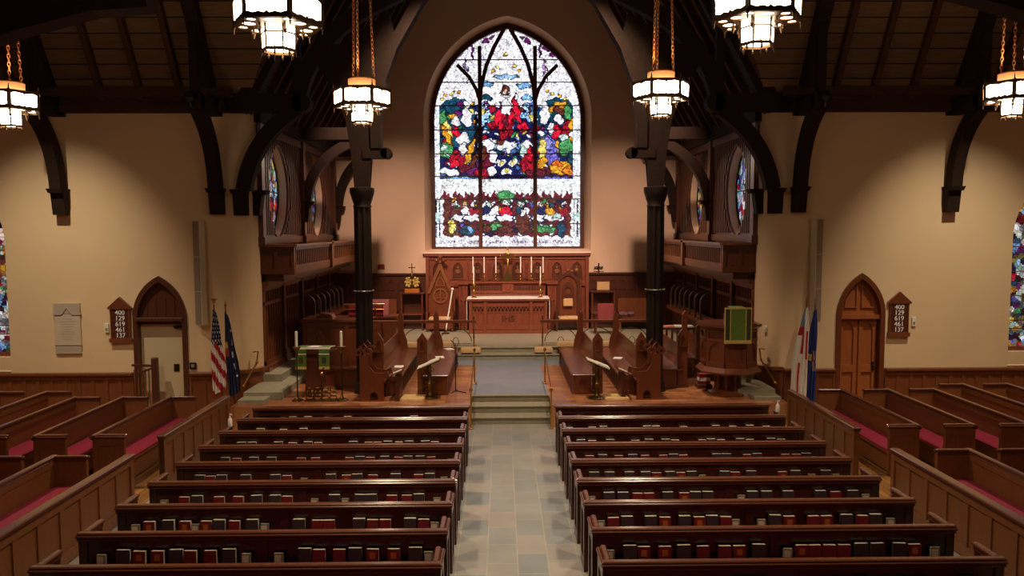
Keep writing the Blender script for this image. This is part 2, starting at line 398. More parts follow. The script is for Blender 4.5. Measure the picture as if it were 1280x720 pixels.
for s in (-1, 1):
    mb = MB()
    for x in (7.55, 8.45, 9.35, 11.3, 12.2, 13.1, 14):
        mb.sweep([(s * x, 18.36, 7.42), (s * x, 18.36 - 3.6, 7.42 + 3.6 * KT)], (1, 0, 0), .13, .22)
    struct('ceiling_rafter', mb, M['beam'])
    mb = MB()
    for k in range(12):
        y = 19.3 + .72 * k; mb.sweep([(s * 6.15, y, 7.05), (s * 1.2, y, 7.05 + 4.95 * KC)], (0, 1, 0), .12, .2)
    struct('ceiling_rafter', mb, M['beam'])
    a, b = sorted((s * 6.35, s * 15.5))
    struct('ceiling_beam', MB().box(a, b, 18.32, 18.62, 7.1, 7.24).box(a, b, 18.38, 18.62, 7.24, 7.42).box(a, b, 18.05, 18.35, 7.42, 7.62), M['beam'])
    a, b = sorted((s * 5.95, s * 6.3)); struct('ceiling_beam', MB().box(a, b, 19.0, 28.0, 6.95, 7.35), M['blackwood'])
    a, b = sorted((s * 4.75, s * 6.3)); struct('ceiling_beam', MB().box(a, b, 27.6, 27.95, 6.95, 7.4), M['blackwood'])
    a, b = sorted((s * 4.3, s * 6.2)); struct('ceiling_beam', MB().box(a, b, 23.1, 23.45, 7.0, 7.35), M['blackwood'])
    def corbel(mb, c, d, w=.3):
        """bracket on a wall at c, projecting along d"""
        d = Vector(d); sd = Vector((-d.y, d.x, 0)); x, y, z = c
        def col(z0, z1, p0, p1, e):
            lo = [Vector((x, y, z0)) + sd * (k * (w / 2)) + d * q for k in (-1, 1) for q in (0, p0)]
            hi = [Vector((x, y, z1)) + sd * (k * (w / 2 + e)) + d * q for k in (-1, 1) for q in (0, p1)]
            mb.add(lo + hi, [(0, 1, 3, 2), (4, 6, 7, 5), (0, 2, 6, 4), (1, 5, 7, 3), (0, 4, 5, 1), (2, 3, 7, 6)])
        col(z, z + .5, .2, .27, 0); col(z + .5, z + .6, .36, .4, .03)
    # hammer-beam trusses of the transept, one by the corner and one further out
    for x in (6.86, 10.5):
        mb = MB(); corbel(mb, (s * x, 18.6, 4.74), (0, -1, 0))
        mb.sweep(bez((s * x, 18.42, 5.3), (s * x, 18.35, 6.55), (s * x, 17.4, 7.1)), (1, 0, 0), .26, .3)
        mb.box(s * x - .15, s * x + .15, 17.35, 18.6, 7.02, 7.34); mb.lathe([(.02, -.15), (.19, -.15), (.19, .15), (.02, .15)], (s * x, 17.35, 7.2), 14, 'x')
        mb.box(s * x - .09, s * x + .09, 17.3, 17.48, 7.3, 9.4)
        mb.sweep([(s * x, 18.55, 7.1), (s * x, 15, 7.1 + 3.55 * KT)], (1, 0, 0), .3, .4)
        struct('ceiling_beam', mb, M['blackwood'])
    # truss across the chancel opening
    mb = MB(); corbel(mb, (s * 6.34, 18.72, 4.72), (0, -1, 0), .3); corbel(mb, (s * 6.2, 19.0, 4.72), (-s, 0, 0), .25)
    mb.sweep(bez((s * 6.2, 18.45, 5.3), (s * 6.0, 6.4 * 0 + 18.45, 6.5), (s * 4.95, 18.45, 7.15)), (0, 1, 0), .26, .34)
    mb.box(*sorted((s * 4.8, s * 6.5)), 18.27, 18.6, 7.1, 7.5); mb.lathe([(.02, -.16), (.22, -.16), (.22, .16), (.02, .16)], (s * 4.8, 18.43, 7.3), 14, 'y')
    mb.box(*sorted((s * 4.82, s * 5.0)), 18.35, 18.53, 7.4, 9.6)
    mb.sweep(bez((s * 4.85, 18.44, 7.5), (s * 4.5, 18.44, 9.0), (s * 2.6, 18.44, 9.75)) + [(s * 1.2, 18.44, 11)], (0, 1, 0), .24, .36)
    mb.sweep([(s * 6.2, 18.44, 7.15), (s * 1.0, 18.44, 7.15 + 5.2 * KC)], (0, 1, 0), .3, .4)
    mb.sweep([(s * 4.9, 18.44, 9.0), (s * 3.2, 18.44, 12.2)], (0, 1, 0), .2, .22)
    struct('ceiling_beam', mb, M['blackwood'])
    # the great pointed arch and the spreading trunk over each column
    mb = MB()
    pts = [(2.98, 6.2), (2.99, 6.8), (2.85, 7.75), (2.58, 8.5), (1.95, 9.57), (1.05, 10.6), (0, 11.5)]
    mb.sweep([(s * (x + .1), 18.4, z + .05) for x, z in pts], (0, 1, 0), .34, .24)
    mb.box(*sorted((s * 2.84, s * 3.4)), 18.25, 18.55, 6.02, 6.24); mb.lathe([(.02, -.15), (.13, -.15), (.13, .15), (.02, .15)], (s * 2.86, 18.4, 6.14), 12, 'y')
    tr = [(3.27, 5.3), (3.6, 5.3), (3.66, 6.1), (3.78, 6.9), (4.05, 7.6), (4.5, 8.3), (4.45, 8.7), (3.9, 8.6), (3.4, 8.9), (2.75, 9.35), (2.6, 8.75), (2.98, 7.75), (3.14, 6.8)]
    mb.prism([(s * x, z) for x, z in tr], 18.27, 18.55, 'y')
    struct('ceiling_beam', mb, M['blackwood'])
    # aisle braces against the organ screens
    for y, zt, xe in ((23.28, 7.0, 4.4), (27.75, 6.95, 4.9)):
        mb = MB(); corbel(mb, (s * 6.1, y, 4.6), (-s, 0, 0), .22)
        mb.sweep(bez((s * 5.95, y, 5.15), (s * 5.85, y, 6.5), (s * xe, y, zt)), (0, 1, 0), .22, .28)
        struct('ceiling_beam', mb, M['blackwood'])
    # the far end of the next truss towards the camera, just inside the top of the view
    dz = .3 if s > 0 else 0
    mb = MB().sweep([(s * 4.75, 10.5, 7.42 + dz), (s * 5.5, 10.45, 7.38 + dz), (s * 6.4, 10.35, 7.15 + dz), (s * 7.3, 10.2, 6.85 + dz), (s * 8.2, 10.1, 6.75 + dz)], (0, 1, 0), .35, [.36, .42, .5, .6, .7])
    struct('ceiling_beam', mb, M['blackwood'])

# columns
for s in (-1, 1):
    mb = MB(); x = s * 3.45
    mb.lathe([(.27, .5), (.27, .58), (.25, .62), (.24, .74), (.17, .78), (.17, 4.86), (.22, 4.9), (.2, 4.96), (.24, 5.08), (.29, 5.24), (.29, 5.34), (.2, 5.36)], (x, 18.42, 0), 20)
    for k in range(8):
        a = PI / 4 * k + PI / 8; mb.tube([(x + .155 * cs(a), 18.42 + .155 * sn(a), .74), (x + .155 * cs(a), 18.42 + .155 * sn(a), 4.9)], .05, 8)
    c = struct('column', mb, M['iron'], 45)
    mb = MB()
    for k in range(16):
        a = 2 * PI * k / 16; mb.sphere((x + .225 * cs(a), 18.42 + .225 * sn(a), 2.93), .024, 6)
    mb.tube([(x + .21 * cs(2 * PI * k / 20), 18.42 + .21 * sn(2 * PI * k / 20), 2.93) for k in range(20)], .018, 6, True)
    mb.build('collar', M['silver'], c, 40)

# ------------------------------------------------------------------ wainscots
def panel_band(x0, x1, y, z0, z1, n, face=-1, th=.05, top=None, mb=None):
    """framed panelling on a wall that faces -y"""
    mb = mb or MB(); mb.box(x0, x1, y - th, y, z0, z1)
    w = (x1 - x0) / n
    for i in range(n + 1):
        x = x0 + w * i; mb.box(max(x0, x - .045), min(x1, x + .045), y - th - .022, y - th, z0 + .12, z1 - .1)
    mb.box(x0, x1, y - th - .03, y - th, z0, z0 + .16); mb.box(x0, x1, y - th - .025, y - th, z1 - .12, z1)
    if top: mb.bbox(x0, x1, y - th - .09, y, z1, z1 + top, .012)
    return mb
k = 1
for s in (-1, 1):
    segs = [(6.62, 7.66), (9.0, 15.5)] if s < 0 else [(6.62, 7.86), (9.08, 15.5)]
    for a, b in segs:
        a, b = sorted((s * a, s * b)); mb = panel_band(a, b, 18.6, 0, .93, max(3, int((b - a) / .32)), top=.06)
        struct(f'trim_{k}', mb, M['oak']); k += 1
    arc = [(s * (6.6 - r * sn(t)), 19.1 - r * cs(t)) for r, ts in ((.5, range(0, 11)), (.56, range(10, -1, -1))) for t in [PI / 2 * i / 10 for i in ts]]
    arc2 = [(s * (6.6 - r * sn(t)), 19.1 - r * cs(t)) for r, ts in ((.5, range(0, 11)), (.62, range(10, -1, -1))) for t in [PI / 2 * i / 10 for i in ts]]
    mb = MB().prism(arc, 0, .95, 'z'); mb.prism(arc2, .95, 1.03, 'z'); struct(f'trim_{k}', mb, M['oak'], 30); k += 1
    # chancel back wall panelling either side of the altar
    a, b = sorted((s * 2.92, s * 6.1)); mb = panel_band(a, b, 28.0, .82, 2.74, 9, top=.07)
    for i in range(9):
        w = (b - a) / 9; cx = a + w * (i + .5)
        ar = arch(cx - w / 2 + .05, cx + w / 2 - .05, 2.2, 2.3, 2.55, 6)
        mb.prism([(a + w * i + .04, 2.2), (a + w * (i + 1) - .04, 2.2), (a + w * (i + 1) - .04, 2.62), (a + w * i + .04, 2.62)], 27.925, 27.95, 'y', holes=[[(p[0], max(p[1], 2.21)) for p in ar]])
    struct(f'trim_{k}', mb, M['darkoak']); k += 1

# ------------------------------------------------------------------ doors
# left doorway: boarded pointed head over a beige door set back in the wall
def door_frame(x0, x1, m, name):
    o = arch(x0 - .02, x1 + .02, .02, 2.28, 3.29); i = arch(x0 + .09, x1 - .09, .0, 2.28, 3.15)
    return struct(name, MB().prism(o, 18.54, 18.8, 'y', holes=[[(p[0], max(p[1], .03)) for p in i]]), m, 30)
door_frame(-8.95, -7.72, M['darkoak'], 'trim_20'); door_frame(7.9, 9.03, M['stall'], 'trim_21')
hd = [p for p in arch(-8.88, -7.79, 2.28, 2.3, 3.18)]
mb = MB().prism(hd, 18.66, 18.72, 'y')
for i in range(1, 5): mb.box(-8.88 + i * .218 - .008, -8.88 + i * .218 + .008, 18.645, 18.66, 2.3, 2.75)
struct('trim_22', mb, M['darkoak'])
struct('trim_23', MB().bbox(-8.9, -7.76, 18.5, 18.8, 2.22, 2.30, .01).box(-8.9, -7.76, 18.66, 18.72, 2.13, 2.22), M['darkoak'])
d = struct('door_1', MB().box(-8.86, -7.82, 18.72, 18.77, .02, 2.2), M['beige'])
MB().box(-8.10, -7.97, 18.705, 18.72, .98, 1.16).build('lock_plate', M['blackplastic'], d)
MB().box(-8.05, -7.85, 18.65, 18.72, 2.03, 2.09).build('door_closer', M['blackplastic'], d)
MB().box(-7.865, -7.835, 18.67, 18.72, .98, 1.12).build('door_handle', M['dullbrass'], d)
# right doorway
hd = arch(7.97, 8.96, 2.26, 2.28, 3.16)
mb = MB().prism(hd, 18.70, 18.75, 'y'); mb.box(7.9, 9.03, 18.6, 18.76, 2.18, 2.28)
for a, b in ((8.06, 8.42), (8.52, 8.88)):
    for p in ([(8.44, 2.42), (8.12, 2.42), (8.15, 2.62), (8.44, 3.03)], [(8.49, 2.42), (8.81, 2.42), (8.78, 2.62), (8.49, 3.03)]):
        pass
for sgn in (-1, 1):
    q = [(8.465 + sgn * x, z) for x, z in ((.05, 2.44), (.36, 2.44), (.34, 2.62), (.2, 2.88), (.05, 3.03))]
    qi = [(8.465 + sgn * x, z) for x, z in ((.08, 2.47), (.33, 2.47), (.31, 2.61), (.19, 2.83), (.08, 2.96))]
    mb.prism(q, 18.66, 18.70, 'y', holes=[qi])
struct('trim_24', mb, M['doorwood'])
mb = MB().box(7.98, 8.96, 18.76, 18.8, .02, 2.2)
for sgn in (-1, 1):
    c = 8.47 + sgn * .235
    mb.prism([(c - .21, .98), (c + .21, .98), (c + .21, 2.16), (c - .21, 2.16)], 18.715, 18.76, 'y', holes=[arch(c - .13, c + .13, 1.04, 1.85, 2.1, 8)])
    mb.prism([(c - .21, .1), (c + .21, .1), (c + .21, .98), (c - .21, .98)], 18.715, 18.76, 'y', holes=[[(c - .13, .2), (c + .13, .2), (c + .13, .86), (c - .13, .86)]])
d = struct('door_2', mb, M['doorwood'])
MB().box(8.82, 8.88, 18.69, 18.715, .9, 1.12).sphere((8.85, 18.67, 1.02), .03).build('door_handle', M['blackplastic'], d)
# ------------------------------------------------------------------ the great window
def col(*c): return s2l(tuple(v / 255 for v in c))
W_, SKY, DEEP, TEAL, RED, CRIM, GOLD, YEL, GRN, VIO, PUR, BRN, LBL, SKIN, BLK, PAN, MAR = [col(*c) for c in (
    (255, 252, 255), (150, 190, 235), (20, 26, 76), (22, 66, 88), (214, 24, 52), (150, 18, 40), (214, 148, 40), (240, 214, 110), (70, 140, 84), (104, 96, 190), (96, 28, 92),
    (92, 44, 34), (120, 170, 226), (250, 214, 196), (24, 16, 24), (186, 214, 206), (96, 22, 40))]
BL = []   # (u, v, ru, rv, angle, colour) in a 504 x 720 layout of the window
def E(u, v, ru, rv, c, a=0): BL.append((u, v, ru, rv, math.radians(a), c))
# sky behind the upper scene
E(248, 375, 215, 120, DEEP); E(100, 330, 70, 90, TEAL); E(400, 330, 70, 90, TEAL); E(100, 440, 75, 50, DEEP); E(400, 450, 75, 40, DEEP)
for u, v, ru, rv, c in ((248, 215, 75, 55, W_), (190, 200, 24, 9, LBL), (300, 205, 26, 10, LBL), (248, 178, 40, 8, SKY), (190, 240, 20, 10, TEAL), (310, 240, 18, 10, LBL), (185, 290, 22, 40, SKY), (312, 285, 22, 30, SKY), (200, 340, 34, 16, DEEP), (300, 350, 34, 14, DEEP),
                        (248, 385, 60, 14, W_), (200, 372, 26, 12, W_), (300, 380, 22, 10, W_)): E(u, v, ru, rv, c)
rs = random.Random(12)
for k in range(300):
    u_, v_ = rs.uniform(56, 444), rs.uniform(258, 482)
    E(u_, v_, rs.uniform(4, 13), rs.uniform(4, 12), rs.choice((W_, W_, LBL, SKY, TEAL, DEEP, VIO, PUR, GOLD, CRIM, GRN, YEL, BRN, col(60, 90, 150))), rs.uniform(0, 180))
# standing red-robed figure
E(246, 305, 26, 56, RED); E(224, 300, 11, 44, RED, 24); E(279, 280, 10, 46, RED, -14); E(206, 322, 13, 12, CRIM); E(298, 330, 16, 16, RED); E(298, 336, 8, 8, CRIM); E(240, 350, 14, 18, CRIM); E(262, 335, 6, 34, CRIM, 10)
E(248, 270, 16, 26, W_); E(246, 318, 9, 28, MAR, 8); E(225, 262, 7, 14, W_, 30); E(278, 240, 6, 14, W_, -10); E(246, 222, 16, 20, W_); E(246, 221, 13, 17, BRN); E(246, 225, 7, 10, SKIN)
# left company of angels
for a in ((75, 335, 12, 34, YEL, -20), (95, 300, 20, 10, GOLD, 30), (90, 275, 26, 14, TEAL, 0), (60, 300, 12, 22, GRN, 0), (110, 285, 14, 9, PUR, 0), (132, 300, 16, 34, W_, 0), (132, 262, 10, 12, W_, 0), (100, 312, 14, 15, W_, 0), (72, 352, 10, 40, GOLD, -24),
          (120, 365, 20, 22, W_, 0), (100, 345, 12, 16, RED, 0), (70, 400, 24, 24, GRN, 0), (64, 392, 12, 10, PAN, 0), (72, 412, 10, 6, PAN, 20), (108, 425, 30, 26, CRIM, 20), (96, 440, 18, 12, RED, 0), (120, 395, 12, 22, W_, 0), (140, 405, 9, 52, GOLD, 18), (150, 440, 10, 30, BRN, 10),
          (80, 465, 36, 12, W_, 12), (125, 455, 20, 14, MAR, 0), (150, 465, 22, 14, PUR, 0), (160, 350, 6, 60, BLK, 0)): E(*a[:4], a[4], a[5])
# right company
for a in ((362, 292, 15, 34, W_, 0), (362, 262, 10, 11, W_, 0), (404, 305, 15, 16, W_, 0), (400, 268, 30, 14, GOLD, -20), (410, 280, 24, 12, BRN, 20), (430, 285, 12, 26, GRN, 0), (425, 340, 14, 34, CRIM, 10), (395, 345, 14, 24, RED, 0), (380, 330, 10, 20, W_, 0), (440, 320, 8, 24, GOLD, 10),
          (378, 400, 20, 52, VIO, -8), (372, 380, 12, 22, col(150, 150, 226), 0), (392, 430, 16, 24, VIO, -20), (355, 395, 12, 36, YEL, 0), (352, 440, 14, 26, GOLD, 30), (408, 452, 34, 22, GOLD, 0), (400, 440, 18, 10, col(196, 96, 24), 10), (430, 462, 16, 14, col(196, 110, 30), 0), (425, 390, 22, 30, GRN, 0), (440, 420, 10, 22, TEAL, 0), (418, 360, 14, 12, PAN, 0), (360, 465, 24, 14, MAR, 0)): E(*a[:4], a[4], a[5])
# kneeling figures and winged heads below the centre
for a in ((190, 440, 22, 44, MAR, 8), (182, 470, 30, 16, CRIM, 0), (196, 385, 18, 22, W_, 0), (210, 420, 12, 26, W_, -14), (205, 462, 14, 18, W_, 0), (182, 410, 10, 24, BRN, 0), (305, 440, 16, 40, GRN, 0), (300, 400, 12, 30, PAN, 0), (312, 382, 14, 16, W_, 0), (318, 450, 26, 40, CRIM, -24), (335, 470, 34, 14, MAR, 0), (318, 410, 8, 30, RED, 0),
          (232, 436, 16, 12, W_, 0), (268, 436, 16, 12, W_, 0), (248, 463, 22, 11, W_, 0), (232, 436, 7, 8, YEL, 0), (268, 436, 7, 8, YEL, 0), (248, 462, 8, 8, YEL, 0), (248, 480, 60, 6, DEEP, 0), (110, 484, 60, 6, LBL, 0), (395, 484, 60, 6, VIO, 0)): E(*a[:4], a[4], a[5])
# stars and crockets in the pale heads of the lights
for u, v, c in ((248, 115, GOLD), (248, 112, YEL), (225, 150, YEL), (272, 148, YEL), (210, 160, GOLD), (288, 158, GOLD), (70, 235, GOLD), (90, 228, YEL), (110, 222, GOLD), (60, 245, YEL), (385, 228, YEL), (405, 235, GOLD), (425, 245, YEL), (370, 222, GOLD)): E(u, v, 7, 6, c)
for u, v, ru, rv, a in ((130, 85, 9, 16, 20), (112, 110, 12, 7, -30), (190, 72, 12, 9, -20), (205, 60, 8, 6, -20), (150, 95, 4, 40, 0), (312, 72, 12, 9, 20), (366, 90, 9, 16, -20), (385, 112, 12, 7, 30), (295, 60, 8, 6, 20), (348, 92, 4, 30, 0)): E(u, v, ru, rv, PUR, a)
for u, v in ((128, 150), (360, 150)): E(u, v, 5, 26, col(150, 120, 170)); E(u + 8, v + 20, 3, 30, col(190, 150, 190))
# band of canopies, then the long table with seated figures
def band(u, v):
    if v > 487 and v < 545:
        k = math.sin(u * .38) * 8 + math.sin(u * .17) * 6
        if v > 532 + k * .8: return MAR
        return PAN if (math.sin(u * .55) + math.sin(v * .4)) > 1.2 else W_
    if 545 <= v < 662 and 60 < u < 440: return BRN if (int(u / 13) % 2) else MAR
    return None
TBL = []
def T(u, v, ru, rv, c, a=0): TBL.append((u, v, ru, rv, math.radians(a), c))
for u, c in ((98, BRN), (128, W_), (150, CRIM), (190, DEEP), (212, W_), (246, RED), (290, TEAL), (302, W_), (352, DEEP), (378, GOLD), (415, CRIM)):
    T(u, 588, 15, 22, c); T(u + (4 if u % 2 else -3), 563, 9, 10, W_); T(u + (4 if u % 2 else -3), 565, 5, 6, SKIN)
T(246, 540, 26, 22, GRN); T(246, 563, 11, 13, W_); T(246, 566, 6, 8, SKIN); T(246, 585, 19, 18, RED)
for k in range(130): T(rs.uniform(66, 436), rs.choice((rs.uniform(548, 575), rs.uniform(618, 655))), rs.uniform(3, 9), rs.uniform(3, 9), rs.choice((W_, MAR, BRN, TEAL, GRN, GOLD, DEEP, PAN, BLK, VIO)), rs.uniform(0, 180))
for u in (110, 150, 200, 246, 300, 350, 390): T(u, 605, 36, 11, W_)
T(85, 630, 12, 26, YEL); T(130, 645, 24, 16, TEAL); T(140, 640, 8, 14, LBL); T(215, 632, 22, 14, GRN); T(246, 640, 26, 12, BRN); T(295, 620, 22, 34, BRN); T(298, 590, 9, 10, W_); T(360, 640, 40, 12, GRN); T(412, 640, 14, 26, TEAL); T(400, 600, 16, 9, PAN); T(190, 640, 16, 12, BRN)
def hit(B, u, v):
    c = None
    for bu, bv, ru, rv, a, cc in B:
        du, dv = u - bu, v - bv; x = du * cs(a) + dv * sn(a); y = -du * sn(a) + dv * cs(a); q = (x / ru) ** 2 + (y / rv) ** 2
        if q < 1: c = cc if (1 - math.sqrt(q)) * min(ru, rv) > 2.2 or ru > 60 else (DEEP if cc == W_ else tuple(k * .12 for k in cc))
    return c
rnd = random.Random(3)
def window_colour(u, v):
    ju, jv = u + 2.5 * math.sin(v * .23 + u * .05) + rnd.uniform(-.8, .8), v + 2.5 * math.sin(u * .21) + rnd.uniform(-.8, .8)
    c = None
    edge = u < 50 or u > 446
    if edge:
        c = W_
        if 548 < v < 600 or 612 < v < 665:
            if 36 < u < 41 or 46 < u < 50 or 447 < u < 451 or 457 < u < 462: c = BLK
        if 588 < v < 614: c = PAN
        return c if rnd.random() > .25 else rnd.choice((PAN, SKY, col(180, 176, 190)))
    if v < 487: c = hit(BL, ju, jv)
    else:
        c = band(ju, jv)
        t = hit(TBL, ju, jv) if v > 520 else None
        if t: c = t
    if c is None:
        if math.sin(ju * .62) * math.sin(jv * .5) > .5: return col(206, 190, 226) if rnd.random() < .7 else col(140, 130, 160)
        c = W_ if rnd.random() > .2 else rnd.choice((SKY, PAN, col(226, 206, 236), col(235, 215, 170)))
        if 675 < v < 684 and rnd.random() < .5: c = col(110, 100, 120)
    elif rnd.random() < .22:
        k = rnd.choice((.45, .6, 1.5)); c = tuple(min(1, x * k) for x in c)
    return c
def glass_pane(name, outline, cell, colour, place, m, parent=None):
    xs = [p[0] for p in outline]; zs = [p[1] for p in outline]; nx = int((max(xs) - min(xs)) / cell) + 1; nz = int((max(zs) - min(zs)) / cell) + 1
    vs, fs, cols, idx = [], [], [], {}
    def vid(i, j):
        if (i, j) not in idx: idx[(i, j)] = len(vs); vs.append(place(min(xs) + i * cell, min(zs) + j * cell))
        return idx[(i, j)]
    for i in range(nx):
        for j in range(nz):
            x, z = min(xs) + (i + .5) * cell, min(zs) + (j + .5) * cell
            if inside((x, z), outline): fs.append((vid(i, j), vid(i + 1, j), vid(i + 1, j + 1), vid(i, j + 1))); cols.append(colour(x, z))
    me = bpy.data.meshes.new(name); me.from_pydata(vs, [], fs); me.materials.append(m); set_hue(me, cols)
    o = bpy.data.objects.new(name, me); COL.objects.link(o); o.parent = parent
    return o
UV = lambda x, z: (252 + x * 82, 700 - (z - 3.66) / 7.96 * 675)
oa = arch(-GX - .02, GX + .02, GZB, GZS, GZA + .02, 20)
mb = MB()
ia = arch(-GX + .12, GX - .12, GZB + .08, GZS, GZA - .17, 20)
mb.prism(oa, 28.3, 28.5, 'y', holes=[ia])
XM = .99; pw = .14
for s in (-1, 1):
    mb.box(s * XM - pw / 2, s * XM + pw / 2, 28.33, 28.47, GZB, 10.88)
    # centre light arch and side light arches
    c0 = [(s * XM, 28.4, 8.9), (s * (XM - .06), 28.4, 9.5), (s * (XM - .24), 28.4, 10.2), (s * (XM - .52), 28.4, 10.85), (s * .1, 28.4, 11.5)]
    mb.sweep(c0, (0, 1, 0), .12, .14)
    c1 = [(s * XM, 28.4, 8.95), (s * (XM + .12), 28.4, 9.35), (s * (XM + .38), 28.4, 9.8), (s * (XM + .8), 28.4, 10.22)]
    mb.sweep(c1, (0, 1, 0), .12, .13)
for v in (128, 195, 265, 338, 410, 478, 548, 623):
    z = 3.66 + (700 - v) / 675 * 7.96
    w = GX - .05
    if z > GZS:
        w = 0
        while w < GX and inside((w + .02, z), ia): w += .02
    mb.box(-w, w, 28.37, 28.41, z - .018, z + .018)
win = struct('window_1', mb, M['darkoak']); win.location.x = .05
glass_pane('stained_glass', ia, .028, lambda x, z: window_colour(*UV(x, z)), lambda x, z: (x, 28.43, z), M['glass'], win)
struct('windowsill', MB().add([(-GX - .28, 27.8, 3.56), (GX + .28, 27.8, 3.56), (GX + .28, 28.4, 3.68), (-GX - .28, 28.4, 3.68), (-GX - .28, 27.8, 3.5), (GX + .28, 27.8, 3.5), (GX + .28, 28.4, 3.5), (-GX - .28, 28.4, 3.5)], [(0, 1, 2, 3), (4, 7, 6, 5), (0, 4, 5, 1), (1, 5, 6, 2), (2, 6, 7, 3), (3, 7, 4, 0)]), M['creamchancel'])
PAL = [DEEP, VIO, CRIM, RED, GOLD, YEL, GRN, TEAL, LBL, W_, W_, PAN, BRN, PUR, SKY, SKIN]
def mosaic(seed, dark=.35):
    r = random.Random(seed); pts = [(r.uniform(-2, 2), r.uniform(-3, 3), r.choice(PAL), r.random()) for _ in range(1100)]
    def f(x, z, cx=0, cz=0):
        b = min(pts, key=lambda p: (p[0] - (x - cx)) ** 2 + (p[1] - (z - cz)) ** 2)
        k = dark if b[3] < .35 else (1.0 if b[3] < .8 else 1.4)
        return tuple(min(1, v * k) for v in b[2])
    return f
wn = 2
for s in (-1, 1):
    for y, z in OV:
        v = vesica(y, z, .93, 1.2); vi = vesica(y, z, .86, 1.12)
        fr = struct(f'window_{wn}', MB().prism(v, s * 6.37, s * 6.41, 'x', holes=[vi]).box(*sorted((s * 6.35, s * 6.375)), y - .02, y + .02, z - 1.1, z + 1.1).box(*sorted((s * 6.35, s * 6.375)), y - .8, y + .8, z - .015, z + .015), M['iron'])
        f = mosaic(wn * 11); glass_pane('stained_glass', v, .035, lambda a, b: f(a, b, y, z), lambda a, b: (s * 6.395, a, b), M['sideglass'], fr); wn += 1
    x0, x1 = sorted((s * (11.92 if s < 0 else 12.1), s * 14.1)); a = arch(x0, x1, 1.36, 4.1, 5.7); ai = arch(x0 + .1, x1 - .1, 1.46, 4.1, 5.55)
    fr = MB().prism(a, 18.78, 18.9, 'y', holes=[ai]); cx = (x0 + x1) / 2
    for zz in (1.9, 2.1, 2.7, 3.3, 3.9, 4.5): fr.box(x0 + .1, x1 - .1, 18.82, 18.85, zz - .012, zz + .012)
    fr.box(cx - .04, cx + .04, 18.8, 18.88, 1.4, 5.4)
    fr = struct(f'window_{wn}', fr, M['redoak'])
    f = mosaic(wn * 17, .25); glass_pane('stained_glass', ai, .035, lambda a, b: f(a, b, cx, 3.5), lambda a, b: (a, 18.86, b), M['sideglass'], fr); wn += 1
    struct('windowsill', MB().add([(x0, 18.58, 1.02), (x1, 18.58, 1.02), (x1, 18.8, 1.37), (x0, 18.8, 1.37), (x0, 18.8, 1.0), (x1, 18.8, 1.0)], [(0, 1, 2, 3), (0, 4, 5, 1), (2, 5, 4, 3), (0, 3, 4), (1, 5, 2)]), M['cream'])
# ------------------------------------------------------------------ pews
ORD = ['zeroth', 'first', 'second', 'third', 'fourth', 'fifth', 'sixth', 'seventh', 'eighth', 'ninth', 'tenth', 'eleventh', 'twelfth', 'thirteenth', 'fourteenth', 'fifteenth', 'sixteenth', 'seventeenth', 'eighteenth', 'nineteenth', 'twentieth']
def make_pew(L, D, wd, rail, racks, depth_end=.42, ends=2):
    """local frame: back's rear face on y=0, seat towards +y, x from 0 to L"""
    t = thing('pew', 'pew', 'pew')
    mb = MB().box(.04, L - .04, 0, .035, .08, .86)
    nst = 2 if racks else max(2, int(L / 1.2))
    for i in range(nst + 1):
        x = .04 + (L - .08) * i / nst; mb.box(max(.04, x - .05), min(L - .04, x + .05), -.016, 0, .08, .86)
    mb.box(.04, L - .04, -.0185, 0, .08, .2); mb.box(.04, L - .04, .035, .05, .76, .86)
    mb.build('backrest', wd, t)
    mb = MB().bbox(-.03, L + .03, -.022, .06, .895, .93, .012).bbox(-.03, L + .03, -.05, -.02, .88, .908, .01).box(-.01, L + .01, -.022, .05, .872, .895).bbox(-.02, L + .02, -.04, .05, .845, .872, .01)
    for x in (0, L):
        a, b = (x - .03, x + .08) if x == 0 else (x - .08, x + .03)
        q = 1 if x == 0 else -1; c = (a + b) / 2
        mb.bbox(min(c - .015 * q, c + .05 * q), max(c - .015 * q, c + .05 * q), .05, D + .02, .895, .93, .012); mb.bbox(min(c - .055 * q, c - .018 * q), max(c - .055 * q, c - .018 * q), .0, D + .025, .878, .908, .01); mb.box(a + .02, b - .02, .05, D, .845, .89)
    mb.build('top_rail', rail, t)
    for x in (0, L):
        o = -1 if x == 0 else 1; a, b = sorted((x, x - o * .05)); mb = MB().box(a, b, .0, D, 0, .86)
        p, q = sorted((x, x + o * .016))
        mb.box(p, q, 0, .08, 0, .86); mb.box(p, q, D - .08, D, 0, .86); mb.box(p, q, .08, D - .08, .74, .86); mb.box(p, q, .08, D - .08, 0, .16)
        mb.build('end_panel', wd, t)
    MB().box(.05, L - .05, .035, D - .03, .385, .425).box(.05, L - .05, D - .10, D - .07, .05, .385).build('seat', wd, t)
    MB().bbox(.06, L - .06, .05, D - .03, .425, .475, .02).build('seat_cushion', M['cushion'], t, 40)
    if racks:
        for a, b in ((.12, L / 2 - .08), (L / 2 + .08, L - .12)):
            MB().box(a, b, -.105, -.016, .53, .545).box(a, b, -.115, -.103, .53, .59).box(a, a + .012, -.105, -.016, .545, .6).box(b - .012, b, -.105, -.016, .545, .6).build('book_rack', wd, t)
    return t
PL = 4.18; PITCH = .9; Y1 = 15.04
SIDE = {-1: 'left', 1: 'right'}
def row_y(n): return Y1 - PITCH * (n - 1)
